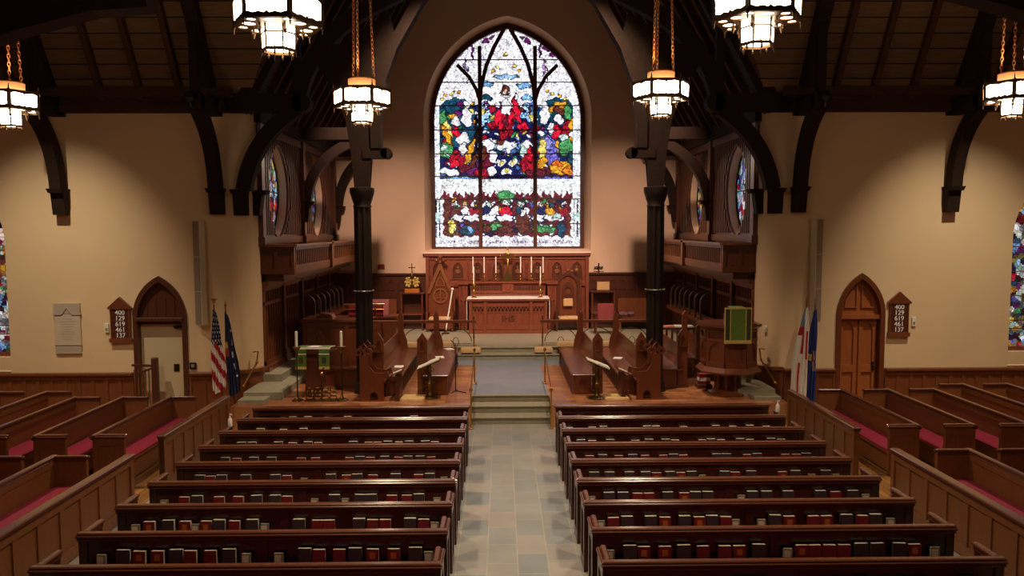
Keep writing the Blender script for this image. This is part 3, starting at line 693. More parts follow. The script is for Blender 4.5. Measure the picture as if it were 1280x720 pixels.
# panelled fronts of the two blocks
def make_front(L, n, wd, rail, racks=False, h=.86):
    t = thing('modesty_screen', 'screen', 'pew screen')
    mb = MB().box(0, L, 0, .04, .02, h)
    for i in range(n + 1):
        x = L * i / n; a, b = max(0, x - .045), min(L, x + .045)
        mb.box(a, b, -.02, 0, .02, h); mb.box(a, b, .04, .06, .02, h)
    for y0, y1 in ((-.023, 0), (.04, .063)): mb.box(0, L, y0, y1, .02, .17); mb.box(0, L, y0, y1, h - .1, h)
    mb.build('panelling', wd, t)
    MB().bbox(-.03, L + .03, -.05, .09, h + .025, h + .07, .014).box(-.01, L + .01, -.035, .075, h - .005, h + .025).build('top_rail', rail, t)
    MB().box(0, .09, -.03, .07, 0, h).build('end_post', wd, t); MB().box(L - .09, L, -.03, .07, 0, h).build('end_post', wd, t)
    if racks:
        for a, b in ((.12, L / 2 - .08), (L / 2 + .08, L - .12)):
            MB().box(a, b, -.11, -.02, .53, .545).box(a, b, -.12, -.108, .53, .59).box(a, a + .012, -.11, -.02, .545, .6).box(b - .012, b, -.11, -.02, .545, .6).build('book_rack', wd, t)
    return t
proto = make_pew(PL, .42, M['pew'], M['pewrail'], True); first = True
pf = make_front(PL, 4, M['pew'], M['pewrail'], True)
for s in (-1, 1):
    o = pf if s < 0 else dup(pf)
    o.location = (.855 if s > 0 else -.855 - PL, Y1, 0)
    o['label'] = f'dark wooden panelled front before the pews, {SIDE[s]} of the middle aisle'; o['group'] = 'panelled fronts of the centre pews'
    for n in range(2, 11):
        p = proto if first else dup(proto); first = False
        p.location = (.855 if s > 0 else -.855 - PL, row_y(n), 0)
        p['label'] = f'long dark wooden pew {SIDE[s]} of the middle aisle, {ORD[n]} rail back from the chancel steps'
        p['group'] = 'centre block pews'
# transept pews turned towards the middle
XB = [7.12, 8.11, 9.1, 10.03, 11.03, 12.03]
tp = make_pew(3.1, .53, M['pewlight'], M['pewrail'], False); tpb = make_pew(4.9, .53, M['pewlight'], M['pewrail'], False); f1 = f2 = True
for s in (-1, 1):
    for i, x in enumerate(XB):
        p = tp if f1 else dup(tp); f1 = False
        far = (16.15 if i < 3 else 16.75) if s < 0 else (16.45 if i < 3 else 16.95); near = far - 3.1
        p.location = (s * x, far if s < 0 else near, 0); p.rotation_euler = (0, 0, -PI / 2 if s < 0 else PI / 2)
        p['label'] = f'brown pew by the {SIDE[s]} transept wall, {ORD[i + 1]} behind the panelled front near the flags'; p['group'] = 'pews by the transept walls'
    for i, x in enumerate(XB[:4]):
        p = tpb if f2 else dup(tpb); f2 = False
        p.location = (s * x, 11.88 if s < 0 else 11.88 - 4.9, 0); p.rotation_euler = (0, 0, -PI / 2 if s < 0 else PI / 2)
        p['label'] = f'brown pew this side of the {SIDE[s]} cross aisle, {ORD[i + 1]} behind its long panelled front'; p['group'] = 'pews this side of the cross aisle'
fa = make_front(3.15, 7, M['pewlight'], M['pewrail']); fb = make_front(4.9, 10, M['pewlight'], M['pewrail']); g1 = g2 = True
for s in (-1, 1):
    far = 16.15 if s < 0 else 16.35
    o = fa if g1 else dup(fa); g1 = False
    o.location = (s * 5.97, far if s < 0 else far - 3.15, 0); o.rotation_euler = (0, 0, -PI / 2 if s < 0 else PI / 2)
    o['label'] = f'brown panelled pew front near the flags, {SIDE[s]} side'; o['group'] = 'transept pew fronts'
    o = fb if g2 else dup(fb); g2 = False
    o.location = (s * 5.97, 11.9 if s < 0 else 11.9 - 4.9, 0); o.rotation_euler = (0, 0, -PI / 2 if s < 0 else PI / 2)
    o['label'] = f'long brown panelled pew front running out of view, {SIDE[s]} side'; o['group'] = 'transept pew fronts'

# ------------------------------------------------------------------ books in the racks
BOOKS = {-1: {
  1: '1.06d 2.35d 2.73r 3.12d 3.41d 3.60r', 2: '2.39d 2.98d 3.35r 3.76d',
  3: '0.50r 0.66d 0.94d 1.12r 1.31d 1.48r 1.64r 1.90d 2.50r 2.67d 2.94r 3.18d 3.34c 3.63d 3.81d',
  4: '0.16c 0.48r 0.66d 0.85d 1.01r 1.23d 1.46r 1.62d 1.79r 2.33r 2.56r 3.04d 3.32d 3.59r 3.77d',
  5: '0.21c 0.42d 0.59r 0.93d 1.27r 1.50d 1.66r 1.89d 2.29c 2.54r 2.71d 3.15d 3.51d 3.67r 3.83d',
  6: '0.24c 0.49d 0.66r 0.86r 1.14d 1.30d 1.50c 1.65d 1.92c 2.29r 2.46d 2.71d 2.96r 3.22r 3.52d 3.70r 3.97c',
  7: '0.20c 0.34r 0.51d 0.82r 0.98r 1.15d 1.52r 1.67r 1.90d 2.33c 2.48d 2.71r 2.90d 3.06r 3.19c 3.32r 3.53d 3.77r 3.94c',
  8: '0.19c 0.34d 0.59r 0.83r 1.03d 1.21r 1.44r 1.60d 1.90c 2.27c 2.46d 2.67r 2.90r 3.06d 3.27r 3.48r 3.66d 3.91c',
  9: '2.85d 3.04d 3.30d 3.47r 3.61c 3.78r 3.94c'}, 1: {
  1: '0.48r', 2: '0.18r 0.61r 0.81d 0.98c 1.62d 1.78d 2.29r 2.89d 3.20r 3.52d 3.82r',
  3: '0.31d 0.50r 0.81d 1.25r 1.48d 1.77d 1.93r 2.25c 2.40r 2.56d 2.73r 3.06d 3.23r 3.60d 3.77r',
  4: '0.35r 0.56d 0.82r 1.05d 1.25r 1.54r 1.71d 1.87r 2.40d 2.56d 2.90r 3.06d 3.52r 3.69r 3.85d 3.98c',
  5: '0.32d 0.55d 0.85d 1.09d 1.25r 1.46d 1.62r 1.78d 1.94c 2.27d 2.44r 2.67d 3.15r 3.34d 3.59c 3.80d 3.95c',
  6: '0.18c 0.42d 0.61d 0.81r 0.97r 1.23d 1.46r 1.61d 1.78d 2.25c 2.40d 2.60d 2.90d 3.35d 3.56r 3.80d 3.98c',
  7: '0.19c 0.35r 0.52d 0.82d 1.00r 1.25d 1.44r 1.60d 1.77r 1.90c 2.23c 2.40d 2.58r 2.89r 3.06r 3.31d 3.51r 3.68d 3.88c',
  8: '0.18c 0.41d 0.57r 0.81r 1.03d 1.25r 1.50r 1.67r 1.89d 2.23c 2.39r 2.54r 2.71r 2.88r 3.08d 3.27d 3.52d 3.70r 3.94c',
  9: '1.44d 1.62d 2.27c 2.48r 2.69d 2.98r 3.15r 3.32r 3.81d 3.98c'}}
def make_book(name, w, h, th, m, stamp):
    t = thing(name, name, 'book')
    MB().box(-w / 2, w / 2, -th / 2, -th / 2 + .004, 0, h).box(-w / 2, w / 2, th / 2 - .004, th / 2, 0, h).box(-w / 2, -w / 2 + .005, -th / 2, th / 2, 0, h).build('cover', m, t)
    MB().box(-w / 2 + .006, w / 2 - .004, -th / 2 + .004, th / 2 - .004, .004, h - .001).build('pages', M['paper'], t)
    if stamp: MB().box(-w * .22, w * .22, -th / 2 - .0015, -th / 2, h * .42, h * .8).build('cover_stamp', M['gilt'], t)
    return t
BK = {'r': make_book('hymnal', .145, .19, .056, M['bookred'], False), 'g': make_book('hymnal', .145, .19, .056, M['bookred'], True), 'd': make_book('prayer_book', .155, .206, .062, M['bookdark'], False)}
t = thing('card_holder', 'card', 'card pack')
MB().box(-.05, .05, -.02, .02, 0, .15).build('holder', M['card'], t); MB().box(-.042, .03, -.0215, -.02, .05, .13).build('top_card', M['paper'], t)
BK['c'] = t; used = set(); rb = random.Random(5)
NM = {'r': 'plain red hymnal', 'g': 'red hymnal with gilt stamp', 'd': 'dark prayer book', 'c': 'grey card pack'}
for s in (-1, 1):
    for n, line in BOOKS[s].items():
        for i, tok in enumerate(line.split()):
            off, k = float(tok[:-1]), tok[-1]
            if k == 'r' and rb.random() < .4: k = 'g'
            o = dup(BK[k]) if k in used else BK[k]; used.add(k)
            yb = row_y(n) - (.062 if n > 1 else .066)
            o.location = (s * (.855 + off), yb, .545); o.rotation_euler = (-.06, rb.uniform(-.02, .02), rb.uniform(-.05, .05))
            o['label'] = f'{NM[k]}, {ORD[i + 1]} from the aisle, rack of {ORD[n]} rail, {SIDE[s]} block'
            o['group'] = f'books behind the {ORD[n]} rail, {SIDE[s]} block'
# loose leaflets lying in two racks
for x, y, r in ((-4.15, row_y(7) - .07, .5), (-3.02, row_y(8) - .07, 1.1), (2.38, row_y(5) - .07, .3)):
    pass
# sanitiser bottles standing on the outer ends of two pews
for s, x in ((-1, -4.98), (1, 4.98)):
    t = thing('sanitizer_bottle', f'white sanitizer bottle on the outer end of a front pew, {SIDE[s]} block', 'bottle', (x, row_y(2 if s > 0 else 3) + .22 + (.0 if s > 0 else .1), .93), group='sanitizer bottles')
    MB().lathe([(.032, 0), (.036, .02), (.036, .12), (.02, .145), (.014, .155)], n=12).build('bottle_body', M['white'], t, 40)
    MB().lathe([(.016, .155), (.016, .18), (.006, .185), (.006, .205)], n=8).box(-.008, .035, -.008, .008, .2, .215).build('pump', M['white'], t)

# ------------------------------------------------------------------ hanging lamps
def make_lamp():
    t = thing('hanging_lamp', 'lamp', 'lamp')
    R = .475
    fr = MB(); hexa = lambda r, z, rot=0: [(r * cs(PI / 3 * k + rot), r * sn(PI / 3 * k + rot), z) for k in range(6)]
    pan = MB()
    b, c = hexa(R * .985, -.0), hexa(R, .27)
    for k in range(6):
        k2 = (k + 1) % 6
        P = lambda u, v: Vector(b[k]).lerp(Vector(b[k2]), u).lerp(Vector(c[k]).lerp(Vector(c[k2]), u), v)
        # scalloped pane inside a bronze frame
        o = [(.07, .18), (.2, .12), (.32, .17), (.44, .12), (.5, .2), (.56, .12), (.68, .17), (.8, .12), (.93, .18), (.93, .84), (.8, .9), (.56, .87), (.5, .8), (.44, .87), (.2, .9), (.07, .84)]
        n = len(o); pan.add([P(u, v) for u, v in o], [tuple(range(n))])
        ring = [(0, 0), (.2, 0), (.32, 0), (.44, 0), (.5, 0), (.56, 0), (.68, 0), (.8, 0), (1, 0), (1, 1), (.8, 1), (.56, 1), (.5, 1), (.44, 1), (.2, 1), (0, 1)]
        nr = Vector((cs(PI / 3 * (k + .5)), sn(PI / 3 * (k + .5)), 0)) * .006
        fr.add([P(u, v) + nr for u, v in o] + [P(u, v) + nr for u, v in ring], [(i, (i + 1) % n, n + (i + 1) % n, n + i) for i in range(n)])
        fr.tube([Vector(b[k]) - Vector((0, 0, .09)), Vector(b[k]), Vector(c[k]), Vector(c[k]) + Vector((0, 0, .1))], [.006, .014, .014, .005], 6)
        fr.sphere((c[k][0], c[k][1], .28), .022, 6); fr.sphere((b[k][0], b[k][1], -.02), .02, 6)
        fr.sweep([b[k], b[k2]], (0, 0, 1), .03, .03); fr.sweep([c[k], c[k2]], (0, 0, 1), .03, .03)
    # underside plate with round lights, drops below
    holes = []
    for k in range(6):
        a = PI / 3 * (k + .5); holes.append([(.3 * cs(a) + .07 * cs(PI / 5 * i), .3 * sn(a) + .07 * sn(PI / 5 * i)) for i in range(10)])
        a = PI / 3 * k; holes.append([(.37 * cs(a) + .05 * cs(PI / 5 * i), .37 * sn(a) + .05 * sn(PI / 5 * i)) for i in range(10)])
        fr.lathe([(.004, -.12), (.022, -.07), (.012, -.04), (.01, 0)], (.26 * cs(a), .26 * sn(a), -.02), 8)
    fr.prism([(p[0], p[1]) for p in hexa(R * .98, 0)], -.02, -.01, 'z', holes=holes)
    fr.prism([(p[0], p[1]) for p in hexa(R * .99, 0)], .27, .28, 'z', holes=[[(p[0], p[1]) for p in hexa(.42, 0)]])
    pan.prism([(p[0], p[1]) for p in hexa(.43, 0)], .262, .268, 'z', holes=[[(p[0], p[1]) for p in hexa(.2, 0)]])
    pan.prism([(p[0], p[1]) for p in hexa(R * .9, 0)], -.004, .0, 'z')
    # small lower lantern
    b2, c2 = hexa(.175, -.26), hexa(.185, -.01)
    for k in range(6):
        k2 = (k + 1) % 6
        P = lambda u, v: Vector(b2[k]).lerp(Vector(b2[k2]), u).lerp(Vector(c2[k]).lerp(Vector(c2[k2]), u), v)
        o = [(.08, .12), (.25, .06), (.4, .12), (.5, .18), (.6, .12), (.75, .06), (.92, .12), (.92, .92), (.08, .92)]
        pan.add([P(u, v) for u, v in o], [tuple(range(len(o)))])
        fr.tube([Vector(b2[k]) * 1.08 - Vector((0, 0, .05)), Vector(b2[k]), Vector(c2[k])], [.004, .011, .011], 6)
        fr.sweep([b2[k], b2[k2]], (0, 0, 1), .03, .02); fr.sweep([Vector(b2[k]).lerp(Vector(c2[k]), .68), Vector(b2[k2]).lerp(Vector(c2[k2]), .68)], (0, 0, 1), .016, .016)
        fr.lathe([(.004, -.06), (.014, -.03), (.008, 0)], ((b2[k][0] + b2[k2][0]) / 2, (b2[k][1] + b2[k2][1]) / 2, -.27), 6)
    pan.lathe([(.02, -.255), (.13, -.25)], n=12)
    fr.build('frame', M['bronze'], t); pan.build('glass_panel', M['lamp'], t)
    MB().lathe([(.2, .28), (.22, .28), (.225, .44), (.205, .46), (.19, .46), (.2, .3)], n=24).build('collar', M['copper'], t, 40)
    for k in range(3):
        a = PI / 2 + 2 * PI / 3 * k + .5; p0 = Vector((.2 * cs(a), .2 * sn(a), .45)); p1 = Vector((.04 * cs(a), .04 * sn(a), 6.2)); ch = MB(); N = 86
        for i in range(N):
            q = p0.lerp(p1, i / N); d = (p1 - p0).normalized(); sd = d.orthogonal().normalized() if i % 2 else d.cross(d.orthogonal()).normalized()
            ch.tube([q + d * (.043 * cs(2 * PI * j / 8)) + sd * (.02 * sn(2 * PI * j / 8)) for j in range(8)], .0065, 4, True)
        ch.build('chain', M['copper'], t)
    MB().lathe([(.005, 6.1), (.07, 6.15), (.09, 6.3), (.02, 6.4), (.02, 11)], n=12).build('ceiling_hook', M['bronze'], t, 40)
    return t
LAMPS = [(-2.5, 13.19, 6.41, 'hanging lantern over the pews beside the window, left of it'), (2.48, 13.19, 6.52, 'hanging lantern over the pews beside the window, right of it'),
         (-2.55, 8.48, 6.53, 'large hanging lantern cut by the top of the picture, left one'), (2.55, 8.48, 6.59, 'large hanging lantern cut by the top of the picture, right one'),
         (-8.3, 13.19, 6.36, 'hanging lantern against the left edge over the transept pews'), (8.4, 13.19, 6.5, 'hanging lantern against the right edge over the transept pews')]
lp = make_lamp()
for i, (x, y, z, lb) in enumerate(LAMPS):
    o = lp if i == 0 else dup(lp); o.location = (x, y, z); o['label'] = lb; o['group'] = 'hanging lanterns'
# ------------------------------------------------------------------ organ screens, galleries along the chancel sides
for s in (-1, 1):
    sd = SIDE[s]
    def bx(mb, x0, x1, y0, y1, z0, z1): return mb.box(*sorted((s * x0, s * x1)), y0, y1, z0, z1)
    # upper screen with two pointed-oval openings
    t = thing('organ_screen', f'slatted dark wooden screen around two pointed oval windows, {sd} chancel wall', 'screen', (0, 0, 0), 0, 'organ screens')
    for (y0, y1), (oy, oz) in zip(((19.32, 23.12), (23.42, 27.5)), OV):
        mb = MB().prism([(y0, 4.02), (y1, 4.02), (y1, 6.95), (y0, 6.95)], s * 6.16, s * 6.12, 'x', holes=[vesica(oy, oz, .93, 1.2)])
        mb.build('slat_panel', M['darkoak'], t)
        mb = MB(); y = y0 + .12
        while y < y1 - .1:
            d = abs(y - oy); e = 0
            if d < .98:
                R = (.98 ** 2 + 1.25 ** 2) / 1.96; e = math.sqrt(max(0, R * R - (d + R - .98) ** 2))
            for za, zb in ((4.25, oz - e), (oz + e, 6.75)) if e > 0 else ((4.25, 6.75),):
                if zb - za > .05: bx(mb, 6.12, 6.06, y - .03, y + .03, za, zb)
            y += .16
        mb.build('slat', M['darkoak'], t)['kind'] = 'stuff'
        v, vo = vesica(oy, oz, .93, 1.2, 16), vesica(oy, oz, 1.0, 1.29, 16)
        MB().prism(vo, s * 6.13, s * 6.09, 'x', holes=[v]).build('oval_rim', M['stall'], t)
        bx(MB(), 6.13, 6.03, y0, y1, 4.02, 4.2).build('bottom_rail', M['darkoak'], t); bx(MB(), 6.13, 6.03, y0, y1, 6.75, 6.95).build('cornice', M['darkoak'], t)
    for y in (19.22, 23.27, 27.6):
        bx(bx(MB(), 6.18, 5.98, y - .12, y + .12, 3.98, 6.95), 6.18, 5.94, y - .15, y + .15, 3.98, 4.2).build('pilaster', M['darkoak'], t)
    # gallery
    g = thing('gallery', f'narrow wooden gallery with panelled front and balustrade below the oval windows, {sd} chancel wall', 'gallery', (0, 0, 0), 0, 'chancel galleries')
    mb = MB(); bx(mb, 6.14, 5.3, 19.28, 27.95, 3.27, 3.34); bx(mb, 6.14, 5.6, 19.4, 27.9, 3.1, 3.27); mb.build('deck', M['darkoak'], g)
    mb = MB(); bx(mb, 6.16, 5.27, 19.2, 19.28, 3.3, 3.96)
    for x in (6.12, 5.72, 5.31):
        bx(mb, x + .04, x - .04, 19.17, 19.2, 3.3, 3.96)
    bx(mb, 6.165, 5.265, 19.163, 19.2, 3.29, 3.42); bx(mb, 6.165, 5.265, 19.163, 19.2, 3.86, 3.955); mb.build('end_panel', M['darkoak'], g)
    bx(bx(MB(), 6.18, 5.22, 19.12, 19.32, 3.96, 4.02), 5.36, 5.2, 19.2, 27.95, 3.96, 4.02).build('handrail', M['stall'], g)
    bx(MB(), 5.34, 5.26, 19.28, 27.95, 3.3, 3.5).build('base_rail', M['pewlight'], g)
    bx(MB(), 5.34, 5.26, 19.28, 27.95, 3.88, 3.96).build('upper_rail', M['pewlight'], g)
    for k in range(44):
        y = 19.4 + k * .195
        if abs(y - 23.3) > .2: bx(MB(), 5.33, 5.27, y - .03, y + .03, 3.5, 3.88).build('baluster', M['pewlight'], g)
    for y in (23.3, 27.85): bx(MB(), 5.38, 5.2, y - .12, y + .12, 3.27, 4.05).build('newel', M['stall'], g)
    # lower case: panelled bays with arcaded tops
    c = thing('organ_case', f'tall panelled dark wooden organ case under the gallery, {sd} chancel wall', 'organ case', (0, 0, 0), 0, 'organ cases')
    mb = MB(); bx(mb, 6.14, 6.1, 19.27, 27.9, .84, 3.1); mb.build('case_wall', M['darkoak'], c)
    for k, (ya, yb) in enumerate(((19.28, 20.75), (20.95, 22.5), (23.0, 24.5), (24.7, 26.2), (26.4, 27.8))):
        mb = MB(); n = 7
        bx(mb, 6.1, 6.046, ya, yb, .84, 1.1); bx(mb, 6.1, 6.046, ya, yb, 2.5, 2.58); bx(mb, 6.1, 6.046, ya, yb, 2.86, 2.995)
        for i in range(n + 1):
            y = ya + (yb - ya) * i / n; w = .05 if i in (0, n) else .022
            bx(mb, 6.1, 6.05, max(ya, y - w), min(yb, y + w), .84, 3.0)
        mb.build('bay_panel', M['oak'] if k < 2 else M['darkoak'], c)
    for y in (20.85, 22.75, 24.6, 26.3): bx(bx(MB(), 6.1, 5.98, y - .09, y + .09, .84, 3.0), 6.1, 5.94, y - .11, y + .11, .84, 1.2).build('pilaster', M['darkoak'], c)
    bx(bx(MB(), 6.14, 5.95, 19.27, 27.9, 2.98, 3.1), 6.14, 6.0, 19.27, 27.9, 2.9, 2.98).build('cornice', M['oak'], c)
    bx(MB(), 6.14, 5.98, 19.27, 27.9, .84, .98).build('plinth', M['stall'], c)

# ------------------------------------------------------------------ altar wall
t = thing('reredos', 'wide carved wooden reredos of arched panels under the great window', 'reredos', (.02, 27.75, .82))
MB().box(-2.9, 2.9, 0, .22, 0, 2.68).build('back_board', M['redoak'], t)
for i in range(8):
    x0 = -2.82 + i * .705; cx = x0 + .3525
    mb = MB().prism([(x0 + .03, 1.75), (x0 + .675, 1.75), (x0 + .675, 2.45), (x0 + .03, 2.45)], -.02, .0, 'y', holes=[arch(cx - .19, cx + .19, 1.8, 2.1, 2.4, 8)])
    mb.prism(arch(cx - .22, cx + .22, 1.78, 2.1, 2.43, 8), -.045, -.018, 'y', holes=[[(p[0], max(p[1], 1.801)) for p in arch(cx - .18, cx + .18, 1.8, 2.1, 2.38, 8)]])
    mb.build('arched_panel', M['redoak'], t); mb = MB().box(x0 + .04, x0 + .665, -.006, 0, 1.76, 2.44).build('recess_shade', M['darkoak'], t); mb = MB().lathe([(.02, -.02), (.09, -.02), (.07, -.035), (.02, -.035)], (cx, 0, 2.05), 10, 'y')  # dark sheet behind the arches: recess shade put into the colour
    mb.lathe([(.02, -.02), (.05, -.02), (.04, -.035), (.01, -.035)], (cx, 0, 2.2), 8, 'y')
    mb.build('carved_boss', M['pewlight'], t)
mb = MB()
for i in range(9):
    x = -2.82 + i * .705; mb.box(x - .05, x + .05, -.04, 0, 0, 2.5)
mb.box(-2.9, -2.78, -.1, .1, 0, 2.6).box(2.78, 2.9, -.1, .1, 0, 2.6).build('pilaster', M['redoak'], t)
MB().box(-2.9, 2.9, -.06, 0, 1.52, 1.72).box(-2.9, 2.9, -.06, 0, 2.48, 2.58).build('rail', M['redoak'], t)
MB().bbox(-2.95, 2.95, -.14, .24, 2.6, 2.7, .02).build('cornice', M['redoak'], t)
MB().box(-2.95, 2.95, -.12, .24, 2.7, 2.73).build('ledge', M['white'], t)['label'] = 'pale ledge'
for s in (-1, 1):
    p = MB().box(s * 1.56 - .16, s * 1.56 + .16, -.42, -.1, 0, 1.62)
    for k in (-.12, 0, .12): p.lathe([(.035, 0), (.035, 1.4), (.05, 1.45), (.05, 1.5)], (s * 1.56 + k, -.43, .05), 8)
    p.lathe([(.02, -.44), (.1, -.44), (.08, -.47), (.02, -.47)], (s * 1.56, 0, 1.1), 10, 'y'); p.box(s * 1.56 - .2, s * 1.56 + .2, -.5, -.1, 1.62, 1.72)
    p.build('buttress', M['redoak'], t)

t = thing('altar', 'carved wooden altar table with white linen top at the head of the chancel', 'altar', (.03, 26.4, .82))
mb = MB().box(-1.3, 1.3, 0, .8, .12, 1.12).bbox(-1.36, 1.36, -.05, .83, 0, .12, .015)
mb.build('body', M['redoak'], t)
for a, b in ((-1.3, -.82), (-.74, .74), (.82, 1.3)):
    MB().box(a, b, -.008, 0, .76, .93).build('shade_strip', M['blackwood'], t)  # dark strip painting the shade behind the little arches
    mb = MB().box(a, b, -.02, 0, .92, .98).box(a, b, -.02, 0, .72, .76).box(a, b, -.03, 0, .14, .3)
    n = max(2, round((b - a) / .12))
    for i in range(n):
        x = a + (b - a) * (i + .5) / n; w = (b - a) / n / 2
        mb.prism(arch(x - w, x + w, .76, .78, .92, 5), -.025, 0, 'y', holes=[[(p[0], max(p[1], .765)) for p in arch(x - w + .022, x + w - .022, .76, .78, .885, 5)]])
    m = 2 if b - a < .6 else 6
    for i in range(m + 1):
        x = a + (b - a) * i / m; mb.box(max(a, x - .02), min(b, x + .02), -.02, 0, .3, .72)
    mb.build('front_panel', M['redoak'], t)
for x in (-1.28, -.78, .78, 1.28): MB().box(x - .05, x + .05, -.05, 0, .1, 1.12).build('pilaster', M['redoak'], t)
cu = bpy.data.curves.new('ihs', 'FONT'); cu.body = 'IHS'; cu.size = .3; cu.extrude = .012; cu.align_x = 'CENTER'
to = bpy.data.objects.new('tmp', cu); COL.objects.link(to); dg = bpy.context.evaluated_depsgraph_get()
me = bpy.data.meshes.new_from_object(to.evaluated_get(dg)); bpy.data.objects.remove(to)
me.materials.clear(); me.materials.append(M['darkoak']); o = bpy.data.objects.new('carved_monogram', me); COL.objects.link(o); o.parent = t; o.location = (0, -.012, .42); o.rotation_euler = (PI / 2, 0, 0)
MB().bbox(-1.4, 1.4, -.08, .86, 1.12, 1.19, .012).build('table_slab', M['redoak'], t)
MB().bbox(-1.39, 1.39, -.095, .87, 1.19, 1.215, .008).box(-1.41, -1.395, -.06, .9, .45, 1.2).box(1.395, 1.41, -.06, .9, .45, 1.2).build('altar_cloth', M['white'], t)
t = thing('retable', 'carved wooden shelf behind the altar holding the six candles and cross', 'retable', (.03, 27.32, .82))
MB().box(-1.32, 1.32, .0, .22, 0, 1.7).build('body', M['redoak'], t)
mb = MB()
for i in range(26):
    x = -1.25 + i * .1
    if abs(x) > .2: mb.prism(arch(x - .04, x + .04, 1.42, 1.52, 1.6, 5), -.02, .01, 'y')
mb.build('arcade', M['darkoak'], t)
MB().box(-1.3, 1.3, -.03, 0, 1.32, 1.38).box(-.2, .2, -.06, 0, 1.36, 1.7).lathe([(.02, -.06), (.12, -.06), (.1, -.08), (.02, -.08)], (0, 0, 1.53), 8, 'y').build('rail', M['redoak'], t)
MB().bbox(-1.38, 1.38, -.1, .24, 1.66, 1.72, .012).build('shelf', M['redoak'], t)
def candle(name, lb, loc, hs, hc, grp, r=.1):
    t = thing(name, lb, 'candlestick', loc, 0, grp)
    MB().lathe([(r, 0), (r, .015), (r * .5, .05), (.022, .08), (.02, hs * .4), (.042, hs * .5), (.02, hs * .58), (.018, hs * .85), (.05, hs * .93), (.06, hs), (.02, hs)], n=14).build('stick', M['brass'], t, 50)
    c = MB().lathe([(.022, hs), (.022, hs + hc), (.005, hs + hc + .005)], n=10).build('candle', M['wax'], t, 50)
    return t
for i, x in enumerate((-1.19, -.8, -.39, .48, .86, 1.27)):
    nm = ['outermost on the left', 'middle one of the left three', 'next left of the brass cross', 'next right of the brass cross', 'middle one of the right three', 'outermost on the right'][i]
    candle('candlestick', f'candle in brass stick on the shelf behind the altar, {nm}', (x, 27.38, 2.54), .3, .56, 'candles behind the altar', .09)
for s in (-1, 1):
    candle('candlestick', f'tall candle in brass stick standing on the white altar cloth, {SIDE[s]} end', (s * 1.14, 26.62, 2.035), .48, .58, 'candles on the altar', .1)
t = thing('altar_cross', 'brass cross on a stepped foot above the middle of the altar', 'cross', (.03, 27.38, 2.54))
MB().bbox(-.26, .26, -.09, .09, 0, .06).bbox(-.2, .2, -.08, .08, .06, .12).prism([(-.15, .12), (.15, .12), (.05, .34), (-.05, .34)], -.05, .05).build('foot', M['dullbrass'], t)
MB().bbox(-.035, .035, -.02, .02, .3, 1.14).box(-.25, .25, -.02, .02, .84, .93).sphere((-.26, 0, .885), .045).sphere((.26, 0, .885), .045).sphere((0, 0, 1.15), .045).lathe([(.02, -.03), (.09, -.03), (.09, .03), (.02, .03)], (0, 0, .885), 12, 'y').build('cross_arms', M['brass'], t, 50)

# chairs and tables against the back wall
t = thing('bishop_chair', 'tall pointed carved wooden throne left of the altar', 'chair', (-2.35, 27.2, .82))
gp = [(-.42, 0), (.42, 0), (.42, 1.35), (.06, 2.25), (-.06, 2.25), (-.42, 1.35)]
mb = MB().prism(gp, .2, .27, 'y'); mb.build('backrest', M['stall'], t)
MB().prism([(-.46, 1.3), (-.36, 1.3), (0, 2.14), (.36, 1.3), (.46, 1.3), (.05, 2.34), (-.05, 2.34)], .14, .22).prism(ellipse(0, 1.22, .27, .27, 18), .16, .2, holes=[ellipse(0, 1.22, .21, .21, 18)]).box(-.02, .02, .17, .2, 1.02, 1.42).box(-.2, .2, .17, .2, 1.12, 1.15).prism(arch(-.16, .16, 1.55, 1.62, 1.9, 6), .17, .2, holes=[[(p[0], max(p[1], 1.57)) for p in arch(-.11, .11, 1.55, 1.62, 1.84, 6)]]).build('carved_gable', M['pewlight'], t)
MB().sphere((0, .22, 2.4), .08).sphere((-.12, .22, 2.46), .07).sphere((.12, .22, 2.46), .07).sphere((0, .22, 2.58), .08).build('finial', M['stall'], t, 60)
for s in (-1, 1):
    MB().lathe([(.05, 0), (.05, .5), (.03, .55), (.045, .9), (.045, 1.2), (.02, 1.45)], (s * .48, .2, 0), 10).build('side_post', M['stall'], t, 40)
    MB().box(s * .44 - .04, s * .44 + .04, -.3, .2, .62, .68).box(s * .44 - .035, s * .44 + .035, -.3, -.23, 0, .62).build('arm', M['stall'], t)
MB().box(-.42, .42, -.3, .2, .36, .42).box(-.4, .4, -.28, -.24, .1, .36).build('seat', M['stall'], t)
MB().bbox(-.38, .38, -.28, .18, .42, .5, .03).build('seat_cushion', M['tan'], t, 40)
t = thing('bishop_chair', 'carved wooden throne with rounded pointed back right of the altar', 'chair', (2.15, 27.2, .82))
MB().prism(arch(-.38, .38, 0, 1.55, 1.98, 8), .2, .27).build('backrest', M['stall'], t)
MB().prism(arch(-.42, .42, .5, 1.55, 2.04, 8), .14, .22, holes=[[(p[0], max(p[1], .52)) for p in arch(-.32, .32, .5, 1.55, 1.92, 8)]]).prism(arch(-.2, .2, 1.1, 1.4, 1.7, 6), .16, .2, holes=[ellipse(0, 1.38, .12, .12, 10)]).build('carved_gable', M['darkoak'], t)
MB().sphere((0, .22, 2.1), .07).sphere((.14, .22, 2.06), .06).sphere((.3, .22, 2.1), .09).build('finial', M['pewlight'], t, 60)
for s in (-1, 1):
    MB().lathe([(.05, 0), (.04, .6), (.04, 1.5), (.03, 1.85)], (s * .44, .2, 0), 10).build('side_post', M['stall'], t, 40)
    MB().box(s * .42 - .04, s * .42 + .04, -.3, .2, .62, .68).box(s * .42 - .035, s * .42 + .035, -.3, -.23, 0, .62).build('arm', M['darkoak'], t)
